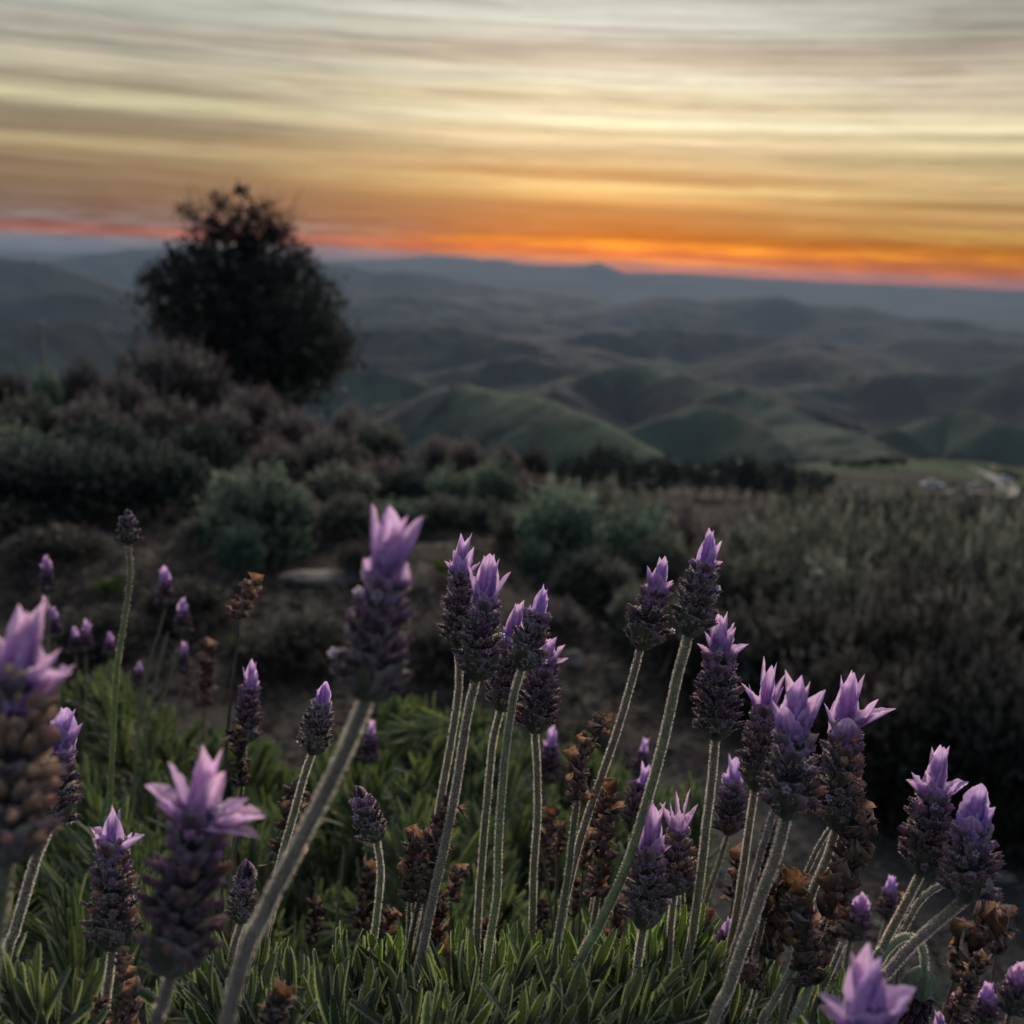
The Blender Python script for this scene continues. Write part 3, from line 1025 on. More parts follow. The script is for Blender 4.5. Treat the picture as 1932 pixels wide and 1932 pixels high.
def dried(tip, base, w, d, stem, label, group='dried lavender heads', n=11, rust=0.5, lod=2, sw=None, dark=1.0, bendx=0.0,
          name='dried_lavender_head', tight=False, stemc=None):
    seed = int(tip[0] * 3 + tip[1] * 29) % 99991
    rs = np.random.default_rng(seed)
    B, Tp = np.array(at(base[0], base[1], d)), np.array(at(tip[0], tip[1], d))
    L = float(np.linalg.norm(Tp - B))
    W = w * d / F
    right = np.array(CM @ Vector((1, 0, 0)))
    mid = (B + Tp) / 2 + right * bendx * W
    ax = catmull([B, mid, Tp], 12)
    sp = [B] + [np.array(at(x, y, d)) for x, y in stem]
    dr = (sp[-1] - sp[-2])
    dr = dr / np.linalg.norm(dr) * 0.6 + np.array([0, 0, -0.4])
    sp.append(sp[-1] + dr / np.linalg.norm(dr) * 0.06)
    o0 = sp[-1]
    t = thing(name, label, 'dried lavender', o0, group)
    sc = stemc or (0.10, 0.075, 0.055)
    build_stem(t, o0, sp, (sw or 10) * d / F * 0.5, npc(sc) * 0.8, npc(sc) * 1.1, 12 if lod == 2 else 0, rs, 0.16, n=30)
    mb = MB()
    tube(mb, ax, W * 0.09, npc(BROWN) * 0.5 * dark, 6)
    items = []
    nw = max(3, int(L / (W * 0.30)))
    for i in range(nw):
        for j in range(6 if tight else 4):
            f = (i + 0.4 + rs.uniform(-.2, .2)) / nw
            k = min(11, int(f * 11))
            u, v, a = frame(ax[min(k + 1, 11)] - ax[max(k - 1, 0)])
            th = rs.uniform(0, 6.28)
            rad = math.cos(th) * u + math.sin(th) * v
            an = RAD(rs.uniform(25, 75))
            items.append((ax[k] + rad * W * 0.08, rad * math.sin(an) + a * math.cos(an), W * rs.uniform(.24, .42), W * rs.uniform(.05, .09),
                          npc(BROWN) * rs.uniform(0.35, 1.0) * dark))
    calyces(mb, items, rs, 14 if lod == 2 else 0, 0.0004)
    mb.obj('spike', [M_DRY, M_HAIR], t, origin=o0)
    for i in range(n):
        f = (i + 0.5) / n + rs.uniform(-.06, .06)
        f = min(max(f, 0), 1)
        k = min(11, int(f * 11))
        u, v, a = frame(ax[min(k + 1, 11)] - ax[max(k - 1, 0)])
        th = i * 2.2 + rs.uniform(-.6, .6)
        m2 = MB()
        Lb, Wb = W * rs.uniform(0.30, 0.58), W * rs.uniform(0.30, 0.60)
        isr = rs.random() < rust
        c0 = npc(RUST if isr else BROWN) * rs.uniform(0.4, 1.0) * dark
        c1 = (npc(RUST) if isr else npc((0.30, 0.21, 0.13))) * rs.uniform(0.7, 1.3) * dark
        tilt = RAD(rs.uniform(15, 50) if tight else rs.uniform(25, 85))
        P, tt, ss = petal_surface(ax[k], u, v, a, th, Lb, Wb, tilt, RAD(rs.uniform(-110, 10)), rs.uniform(0.7, 1.6), W * 0.08, rs, 9, 7, 0.22, 0.22)
        P = P + rs.normal(0, W * 0.010, P.shape)
        cc = petal_cols(tt, ss, c0, c1, 0.35, rs)
        m2.add(P.reshape(-1, 3), grid_faces(9, 7), cc.reshape(-1, 3))
        if lod == 2:
            curl_hair(P, rs, 0.00035, m2, 30, (0.5, 0.42, 0.32))
        m2.obj('dry_bract', [M_DRY, M_HAIR], t, origin=o0)
    return t


# ------------------------------------------------------------------ leaves
def leaf_template(ns, teeth, curl, seed):
    rs = np.random.default_rng(seed)
    t = np.linspace(0, 1, ns)
    wd = np.minimum(1, (t * 6 + 0.22)) * (1 - t ** 9) ** 0.5 * (0.72 + 0.34 * np.sin(np.pi * (t * .8 + .08)))
    wd = wd * (0.066 if teeth else 0.038)
    wd[-1] = 0.020
    if teeth:
        tooth = 1 + 0.24 * (np.arange(ns) % 2) - 0.10
        wd_e = wd * tooth
    else:
        wd_e = wd
    ph = curl * t
    y = np.concatenate([[0], np.cumsum(np.cos(ph[1:]) / (ns - 1))])
    z = np.concatenate([[0], np.cumsum(np.sin(ph[1:]) / (ns - 1))])
    cols = [-1, -0.72, 0, 0.72, 1] if teeth else [-1, 0, 1]
    V, Cc = [], []
    for i in range(ns):
        for c in cols:
            e = abs(c)
            x = (wd_e[i] if e == 1 else wd[i] * e) * np.sign(c)
            zz = z[i] - 0.022 * e * e * (1 if e < 1 else 1.6) - (0.012 if c == 0 else 0)
            if e == 1 and teeth:
                zz -= 0.012
            V.append((x, y[i], zz))
            base = np.array([0.064, 0.090, 0.038])
            if c == 0:
                base = base * 1.15
            if e == 1:
                base = np.array([0.46, 0.50, 0.38])
            elif e > 0.5:
                base = base * (1.0 + 0.25 * ((i % 2) * 2 - 1)) if teeth else base
            Cc.append(base * (0.9 + 0.25 * t[i]))
    return np.array(V), grid_faces(ns, len(cols)), np.array(Cc)


LEAF_HI = [leaf_template(25, True, c, i) for i, c in enumerate((0.12, 0.3, -0.15, 0.5, -0.35))]
LEAF_LO = [leaf_template(5, False, c, i) for i, c in enumerate((0.15, 0.4, -0.3))]
LEAF_ME = []
for i, (V, Fc, Cc) in enumerate(LEAF_HI):
    mb = MB()
    mb.add(V, Fc, Cc)
    # down along the margin
    rs = np.random.default_rng(i)
    G = V.reshape(25, 5, 3)
    E = np.concatenate([G[:, 0], G[:, -1]])
    k = rs.integers(0, len(E), 130)
    N = np.concatenate([np.tile([-1, .3, 0.], (25, 1)), np.tile([1, .3, 0.], (25, 1))])[k]
    hairs(mb, E[k] + rs.normal(0, .004, (130, 3)) * [0, 1, 0], N, 0.022, 0.004, npc((0.45, 0.48, 0.38)), 1, rs)
    LEAF_ME.append(mb.mesh('leaf', [M_LEAF, M_HAIR]))


def shoot_leaves(P, dirv, nwh, Lleaf, spacing, rs, per=2, open_=1.0, tipd=None):
    """list of (base, matrix 3x3, length) for leaves along a shoot whose tip is P, pointing along dirv"""
    out = []
    u, v, a = frame(dirv)
    for k in range(nwh):
        s = k * spacing * (0.55 + 0.06 * k)
        base = P - a * s
        ang = RAD(min(62, 9 + 8.5 * k)) * open_
        ln = Lleaf * min(1.0, 0.52 + 0.15 * k)
        for j in range(per):
            th = k * 1.57 + j * 2 * math.pi / per + rs.uniform(-.35, .35)
            rad = math.cos(th) * u + math.sin(th) * v
            an = ang * rs.uniform(0.7, 1.25)
            y = rad * math.sin(an) + a * math.cos(an)
            z = a * math.sin(an) - rad * math.cos(an)       # upper side faces the shoot
            x = np.cross(y, z)
            tw = rs.uniform(-.5, .5)
            x2, z2 = x * math.cos(tw) + z * math.sin(tw), z * math.cos(tw) - x * math.sin(tw)
            out.append((base, np.stack([x2, y, z2], 1), ln * rs.uniform(0.8, 1.15)))
    return out


CAMDIR = np.array(CM @ Vector((0, 0, -1)))


def project(P):
    l = CM.transposed() @ Vector(P)
    d = -l.z
    return 966 + l.x / d * F, 966 - l.y / d * F, d


def leafy_bush(name, label, loc, shoots, Lleaf, nwh, spacing, per, hi, cols, seed, stem_r=0.0009, nindiv=300, group=None, maxd=9.0, stem_len=0.10, open_=1.0):
    """shoots: list of (tip, direction). Leaves nearest the camera are objects, the rest one joined mesh"""
    rs = np.random.default_rng(seed)
    t = thing(name, label, 'lavender bush', loc, group)
    allv = []
    for si, (P, dv) in enumerate(shoots):
        for (b, M, ln) in shoot_leaves(P, dv, nwh, Lleaf, spacing, rs, per, open_):
            px, py, dd = project(b + M[:, 1] * ln * 0.5)
            vis = -20 < px < 1952 and -20 < py < 1945
            allv.append((dd if vis else 99, si, b, M, ln))
    allv.sort(key=lambda q: q[0])
    shoot_obj = {}
    for q in range(min(nindiv, len(allv))):
        dd, si, b, M, ln = allv[q]
        if dd > 90:
            break
        if si not in shoot_obj:
            P, dv = shoots[si]
            m = MB()
            tube(m, catmull([P, P - dv * stem_len * 0.5, P - dv * stem_len * 0.9 + np.array([0, 0, -0.02])], 8), stem_r, npc(STEM_GR) * 0.7, 6)
            shoot_obj[si] = m.obj('shoot', M_STEM, t, origin=loc)
        if hi:
            me = LEAF_ME[rs.integers(0, len(LEAF_ME))]
            o = link_obj('leaf', me, shoot_obj[si])
            o.matrix_local = Matrix.Translation(Vector(b) - Vector(loc)) @ (Matrix(M.tolist()) @ Matrix.Scale(ln, 3)).to_4x4()
        else:
            V, Fc, Cc = LEAF_LO[q % 3]
            m = MB()
            m.add((V * ln) @ M.T + b, Fc, Cc * cols[q % len(cols)])
            m.obj('leaf', M_LEAF, shoot_obj[si], origin=loc)
    rest = allv[q:] if q < len(allv) - 1 else []
    if rest:
        mb = MB()
        LT = LEAF_HI if hi else LEAF_LO
        idx = rs.integers(0, len(LT), len(rest))
        for v_ in range(len(LT)):
            sel = [rest[i] for i in range(len(rest)) if idx[i] == v_]
            if not sel:
                continue
            Rm = np.array([s[3] * s[4] for s in sel])
            T = np.array([s[2] for s in sel])
            V, Fc, Cc = LT[v_]
            k = rs.integers(0, len(cols), len(sel))
            cc = Cc[None] * np.array(cols)[k][:, None, :] * rs.uniform(0.75, 1.25, (len(sel), 1, 1))
            mb.inst(V, Fc, Rm, T, cc)
        o = mb.obj('leaves', M_LEAF, t, origin=loc)
        o['kind'] = 'stuff'
    mb = MB()
    for si, (P, dv) in enumerate(shoots):
        if si in shoot_obj:
            continue
        tube(mb, catmull([P, P - dv * stem_len * 0.5, P - dv * stem_len * 0.9 + np.array([0, 0, -0.02])], 5), stem_r, npc(STEM_GR) * 0.6, 4)
    if mb.n:
        o = mb.obj('shoots', M_STEM, t, origin=loc)
        o['kind'] = 'stuff'
    return t


# ------------------------------------------------------------------ shrubs on the hilltop
SHRUB_COL = {
    'teal': ((0.012, 0.040, 0.032), (0.070, 0.130, 0.095), (0.25, 0.30, 0.21)),
    'dark': ((0.006, 0.015, 0.015), (0.018, 0.038, 0.034), (0.085, 0.10, 0.085)),
    'mauve': ((0.020, 0.018, 0.017), (0.070, 0.062, 0.056), (0.22, 0.195, 0.185)),
    'olive': ((0.018, 0.026, 0.020), (0.072, 0.082, 0.064), (0.21, 0.22, 0.175)),
    'brown': ((0.010, 0.011, 0.010), (0.036, 0.036, 0.031), (0.11, 0.105, 0.09)),
}


def shrub_mesh(kind, seed, nsh=520, nl=13, wisp=0.0, spike=0.25):
    """billowy shrub of unit height and unit width: several rounded lumps of leafy shoots"""
    rs = np.random.default_rng(seed)
    c0, c1, c2 = [npc(c) for c in SHRUB_COL[kind]]
    nlump = 9
    la = np.arange(nlump) * 2.4 + rs.uniform(0, .6, nlump)
    lr = np.sqrt((np.arange(nlump) + .2) / nlump) * 0.34
    LC = np.stack([np.cos(la) * lr, np.sin(la) * lr, 0.66 - 1.0 * lr ** 1.5 * rs.uniform(.7, 1.8, nlump)], 1)
    LR = rs.uniform(0.17, 0.29, nlump)
    LT = rs.uniform(0.6, 1.45, nlump)                     # tone of the lump
    k = rs.integers(0, nlump, nsh)
    dr = rs.normal(size=(nsh, 3))
    dr[:, 2] = np.abs(dr[:, 2]) * 1.0 - 0.25
    dr /= np.linalg.norm(dr, axis=1)[:, None]
    top = LC[k] + dr * LR[k][:, None] * rs.uniform(0.8, 1.12, (nsh, 1)) * np.array([1, 1, 1.15])
    top[:, 2] = np.clip(top[:, 2], 0.03, 1.15)
    # a skirt of low shoots
    sk = rs.random(nsh) < 0.22
    th = rs.uniform(0, 6.28, nsh)
    top[sk] = np.stack([np.cos(th) * rs.uniform(.3, .52, nsh), np.sin(th) * rs.uniform(.3, .52, nsh), rs.uniform(.05, .42, nsh)], 1)[sk]
    root = top * np.array([0.3, 0.3, 0.0])
    bend = top * np.array([0.85, 0.85, 0.55])
    mb = MB()
    f = rs.uniform(0.5, 1.0, (nsh, nl))
    P = ((1 - f)[..., None] ** 2) * root[:, None] + (2 * f * (1 - f))[..., None] * bend[:, None] + (f ** 2)[..., None] * top[:, None]
    d = np.where(sk[:, None], top * [1, 1, .3], dr) + np.array([0, 0, .35])
    d = d / (np.linalg.norm(d, axis=1)[:, None] + 1e-6)
    D = d[:, None] * (1.0 + .5 * wisp) + rs.normal(0, 0.62 - 0.25 * wisp, (nsh, nl, 3)) + np.array([0, 0, 0.15])
    D /= np.linalg.norm(D, axis=2)[..., None]
    D, P, f2 = D.reshape(-1, 3), P.reshape(-1, 3), f.reshape(-1)
    ln = rs.uniform(0.03, 0.07, (len(P), 1)) * (1 + .6 * wisp)
    A = rs.normal(size=P.shape)
    Sd = np.cross(D, A)
    Sd /= np.linalg.norm(Sd, axis=1)[:, None] + 1e-9
    wd = ln * (0.19 - 0.06 * wisp)
    V = np.stack([P, P + D * ln * 0.45 + Sd * wd, P + D * ln, P + D * ln * 0.45 - Sd * wd], 1).reshape(-1, 3)
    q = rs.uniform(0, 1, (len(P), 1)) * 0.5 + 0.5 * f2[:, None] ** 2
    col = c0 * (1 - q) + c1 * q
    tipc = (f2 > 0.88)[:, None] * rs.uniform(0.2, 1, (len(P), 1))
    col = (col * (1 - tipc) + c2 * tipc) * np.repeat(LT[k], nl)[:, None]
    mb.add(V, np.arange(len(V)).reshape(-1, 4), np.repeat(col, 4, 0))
    # flower sticks standing out of the lumps
    i = rs.integers(0, nsh, int(nsh * spike))
    i = i[(~sk[i]) & (dr[i, 2] > .2)]
    ns = len(i)
    h = rs.uniform(0.03, 0.08, (ns, 1))
    dd = dr[i] * 0.6 + np.array([0, 0, 0.6]) + rs.normal(0, 0.2, (ns, 3))
    A = np.cross(dd, rs.normal(size=(ns, 3)))
    A /= np.linalg.norm(A, axis=1)[:, None]
    b = top[i]
    V = np.stack([b - A * 0.002, b + A * 0.002, b + dd * h + A * 0.002, b + dd * h - A * 0.002], 1).reshape(-1, 3)
    mb.add(V, np.arange(len(V)).reshape(-1, 4), c2 * 0.8)
    b2 = b + dd * h * 0.75
    V = np.stack([b2, b2 + dd * 0.015 + A * 0.007, b2 + dd * 0.035, b2 + dd * 0.015 - A * 0.007], 1).reshape(-1, 3)
    tip = npc((0.17, 0.125, 0.16)) if kind in ('mauve', 'brown') else npc((0.16, 0.15, 0.13))
    mb.add(V, np.arange(len(V)).reshape(-1, 4), tip)
    fol = mb.mesh('foliage', M_SHRUB, False)
    mb = MB()
    for j in range(14):
        q = rs.integers(0, nsh)
        tube(mb, catmull([root[q] * 0.6 + np.array([0, 0, -0.04]), bend[q] * 0.75, top[q] * 0.85], 6), np.linspace(0.012, 0.003, 6), npc((0.05, 0.04, 0.032)), 5)
    br = mb.mesh('branches', M_WOOD)
    return fol, br


SHR = {k: [shrub_mesh(k, 100 + i * 7 + j * 31, wisp=(0.5 if k in ('olive', 'brown') else 0.1), spike=(0.5 if k in ('mauve', 'olive') else 0.15))
           for j in range(4)] for i, k in enumerate(SHRUB_COL)}
KLAB = {'teal': 'dense dark green', 'dark': 'near black green', 'mauve': 'brownish mauve', 'olive': 'grey green feathery', 'brown': 'dry brown'}


def shrub(px, ytop, wpx, dist, kind, label, group, var=0, deep=1.0):
    g = column(px, dist)
    v = ray(px, ytop - (24 if px > 1380 and dist < 12 else 12))
    top = v.z / math.hypot(v.x, v.y) * dist
    h = max(0.25, top - g.z)
    wd = wpx / F * dist
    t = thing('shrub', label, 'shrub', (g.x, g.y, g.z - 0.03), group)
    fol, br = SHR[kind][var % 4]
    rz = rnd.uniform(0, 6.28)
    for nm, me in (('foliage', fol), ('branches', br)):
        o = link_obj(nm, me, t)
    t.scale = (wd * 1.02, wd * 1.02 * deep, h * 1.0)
    t.rotation_euler.z = rz
    return t


rowA = 'shrubs along the skyline of the hilltop at the left'
rowB = 'shrubs on the slope below the dark tree'
rowC = 'shrubs edging the drop in the middle of the hilltop'
rowD = 'tall feathery shrubs along the right of the hilltop'
SH = [
    # px, top, width, dist, kind, label, group
    (15, 682, 100, 17, 'mauve', 'brown mauve shrub at the left picture edge, topmost on the skyline', rowA),
    (97, 672, 62, 15, 'teal', 'narrow dark green shrub standing between brown shrubs, far left below the pale post', rowA),
    (165, 664, 100, 18, 'mauve', 'low mauve shrub right of the narrow dark green one on the skyline', rowA),
    (298, 612, 175, 17, 'mauve', 'biggest round brown shrub, directly left of the dark tree', rowA),
    (385, 636, 120, 17.5, 'mauve', 'brown shrub overlapping the lower left of the dark tree', rowA),
    (235, 690, 120, 15, 'mauve', 'brown shrub in front of the biggest round one, left of the tree', rowA),
    (58, 738, 130, 12.5, 'olive', 'grey green shrub below the narrow dark green one, far left', rowA),
    (480, 712, 120, 15, 'mauve', 'pinkish brown shrub with a pointed top right under the tree crown', rowB),
    (420, 750, 120, 13.5, 'mauve', 'brown shrub left of the pinkish pointed one below the tree', rowB),
    (560, 765, 120, 14, 'mauve', 'brown shrub in front of the right foot of the dark tree', rowB),
    (655, 752, 90, 15.5, 'mauve', 'last brown shrub at the right foot of the tree, against the valley', rowB),
    (690, 780, 80, 14, 'olive', 'grey shrub just right of the tree foot, leaning over the slope', rowB),
    (330, 735, 130, 13, 'mauve', 'brown shrub in front of the round brown one left of the tree', rowB),
    (175, 735, 120, 12.5, 'mauve', 'dull brown shrub above the big black shrub at the left', rowB),
    (25, 775, 130, 10, 'teal', 'green shrub cut by the left picture edge, halfway down', rowB),
    (205, 768, 190, 10.5, 'dark', 'broad near black shrub in the left third', rowB),
    (375, 778, 150, 10.5, 'dark', 'black green shrub right of the broad near black one', rowB),
    (610, 800, 140, 11.5, 'mauve', 'brown shrub behind the right shoulder of the domed green bush', rowB),
    (520, 815, 110, 11.0, 'mauve', 'brown shrub directly behind the domed green bush', rowB),
    (640, 868, 150, 8.4, 'olive', 'grey brown rounded shrub right of the domed green bush', rowB),
    (715, 850, 140, 9.2, 'mauve', 'brown shrub between the grey rounded one and the dark trio', rowB),
    (50, 795, 240, 7.7, 'dark', 'black shrub low at the left edge above the bare soil', rowB),
    (175, 805, 220, 8.1, 'dark', 'second black shrub from the left edge above the bare soil', rowB),
    (305, 820, 200, 8.3, 'dark', 'black shrub just left of the domed green bush', rowB),
    (735, 800, 70, 14, 'olive', 'small pale shrub on the edge above the green spur of the valley', rowC),
    (822, 815, 74, 14, 'mauve', 'small mauve shrub, pale topped, left of the centre against the valley', rowC),
    (770, 862, 140, 8.8, 'dark', 'dark shrub, first of the dark trio left of the centre', rowC),
    (842, 862, 110, 9.2, 'teal', 'dark green shrub, middle of the dark trio left of the centre', rowC),
    (930, 853, 108, 10.2, 'teal', 'round dark green shrub just left of the middle of the picture', rowC),
    (880, 820, 90, 14.5, 'mauve', 'mauve shrub behind the round dark green one', rowC),
    (950, 830, 80, 15, 'mauve', 'mauve grey shrub right behind the round dark green one', rowC),
    (1005, 826, 60, 16, 'brown', 'small dark brown shrub standing up against the valley in the middle', rowC),
    (1000, 880, 110, 11, 'mauve', 'brown shrub right of the round dark green one', rowC),
    (1072, 885, 190, 6.9, 'teal', 'large green shrub with pale spiky top near the middle', rowC),
    (1130, 905, 120, 9.5, 'olive', 'pale shrub behind the right side of the large spiky green one', rowC),
    (1215, 915, 180, 7.3, 'teal', 'broad green shrub right of the large spiky one', rowC),
    (1015, 1010, 46, 6.6, 'teal', 'slim upright grey green seedling shrub in front of the large spiky one', rowC),
    (1140, 1025, 180, 6.2, 'olive', 'low grey rounded shrub in front of the two broad green ones', rowC),
    (1300, 915, 130, 9.2, 'mauve', 'mauve topped shrub right of the broad green ones', rowC),
    (1385, 930, 130, 8.6, 'mauve', 'dull mauve shrub left of the tall feathery ones', rowC),
    (1270, 985, 150, 6.9, 'olive', 'grey shrub below the mauve topped one, right of the middle', rowC),
    (1360, 1010, 160, 6.2, 'brown', 'brown thin shrub behind the tallest lavender flower', rowC),
    (1500, 925, 200, 10.0, 'olive', 'small shrub on the crest behind the leftmost rounded ones at the right', rowD),
    (1610, 918, 190, 9.5, 'olive', 'small shrub on the crest below the four low dark trees', rowD),
    (1705, 922, 190, 9.2, 'olive', 'small shrub on the crest left of the pale grey car', rowD),
    (1820, 918, 200, 9.0, 'olive', 'small shrub on the crest below the grey green car', rowD),
    (1925, 915, 200, 8.8, 'olive', 'small shrub on the crest at the right picture edge', rowD),
    (1440, 950, 230, 7.0, 'olive', 'leftmost rounded shrub of the back rank at the right', rowD),
    (1560, 930, 260, 6.6, 'olive', 'feathery shrub, second from the left in the back rank at the right', rowD),
    (1665, 945, 230, 6.2, 'olive', 'feathery shrub, third from the left in the back rank at the right', rowD),
    (1765, 928, 250, 6.3, 'olive', 'pale topped shrub directly below the parked cars and dirt road', rowD),
    (1880, 915, 260, 6.0, 'olive', 'pale topped shrub below the yard, close to the right edge', rowD),
    (1990, 900, 260, 5.8, 'olive', 'feathery shrub cut by the right picture edge in the back rank', rowD),
    (1395, 1030, 230, 5.6, 'brown', 'brown wispy shrub right behind the tallest lavender flower', rowD),
    (1500, 1000, 260, 5.5, 'olive', 'grey feathery shrub in front of the back rank, leftmost', rowD),
    (1630, 1010, 270, 5.2, 'olive', 'grey feathery shrub in front of the back rank, middle one', rowD),
    (1770, 990, 280, 5.0, 'brown', 'brown feathery shrub in front of the back rank, right of the middle one', rowD),
    (1910, 985, 290, 4.9, 'olive', 'grey feathery shrub in front of the back rank at the right edge', rowD),
    (1455, 1110, 260, 4.7, 'brown', 'dark wispy shrub above the half hidden lavender flower at the right', rowD),
    (1570, 1095, 280, 4.5, 'brown', 'dark wispy shrub above the flower with the long petal', rowD),
    (1710, 1080, 300, 4.2, 'brown', 'broad dark wispy shrub above the leaning pair of flowers', rowD),
    (1860, 1080, 320, 4.0, 'brown', 'dark wispy shrub low at the right edge', rowD),
    (1650, 1190, 260, 3.9, 'brown', 'lowest dark shrub on the edge of the gravel', rowD),
    (1800, 1200, 300, 3.6, 'brown', 'lowest dark shrub near the right edge, nearest the gravel', rowD),
    (1960, 1180, 320, 3.6, 'brown', 'dark shrub cut by the right edge above the gravel', rowD),
    (2120, 950, 320, 5.2, 'olive', 'feathery shrub standing right outside the right edge', rowD),
    (655, 925, 150, 7.4, 'olive', 'grey rounded bush on the soil right of the domed green bush', rowC),
    (745, 935, 130, 7.8, 'teal', 'dark green bush on the soil behind the largest blurred flower', rowC),
    (835, 930, 130, 8.0, 'olive', 'grey green bush behind the left flower of the tall pair', rowC),
    (925, 935, 140, 8.2, 'dark', 'black green bush behind and right of the tall pair', rowC),
    (985, 955, 110, 7.4, 'olive', 'pale bush left of the slim seedling shrub', rowC),
    (1235, 1085, 150, 5.4, 'olive', 'low grey bush right behind the left one of the two tall right flowers', rowC),
    (1060, 1120, 150, 5.2, 'mauve', 'low brownish bush right of the dark central heads', rowC),
    (1330, 1120, 170, 5.0, 'brown', 'low brown bush right of the tallest lavender flower', rowC),
    (390, 965, 120, 6.9, 'dark', 'low black bush left of the domed green bush on the soil', rowB),
    (100, 985, 170, 6.3, 'brown', 'low dry brown bush on the soil left of the tall grey bud', rowB),
    (700, 1010, 120, 6.0, 'brown', 'low dry bush on the soil left of the largest blurred flower', rowB),
    (350, 1080, 190, 4.8, 'brown', 'dead flattened bush on the soil above the small dried head', rowB),
    (560, 1150, 210, 4.2, 'brown', 'dead flattened bush on the soil left of the largest blurred flower stem', rowB),
    (840, 1160, 180, 4.2, 'brown', 'dead flattened bush on the soil behind the stalks of the tall pair', rowB),
    (170, 1150, 190, 4.3, 'brown', 'dead flattened bush on the soil behind the tiny left flowers', rowB),
    (-110, 760, 240, 9.5, 'dark', 'black shrub standing just outside the left edge', rowB),
]
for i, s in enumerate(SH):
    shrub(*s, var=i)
hb = hits(485, 1052, 3, 30)
shrub(482, 846, 215, math.hypot(hb.x, hb.y), 'teal', 'domed green bush with pale top on the left of the open soil', rowB, 0)
hb = hits(450, 1058, 3, 30)
shrub(452, 965, 90, math.hypot(hb.x, hb.y) - 0.3, 'teal', 'small grey green bush tucked against the foot of the domed green bush', rowB, 1)
hb = hits(550, 1050, 3, 30)
shrub(565, 905, 80, math.hypot(hb.x, hb.y) + 0.2, 'mauve', 'mauve bush touching the right flank of the domed green bush', rowB, 2)

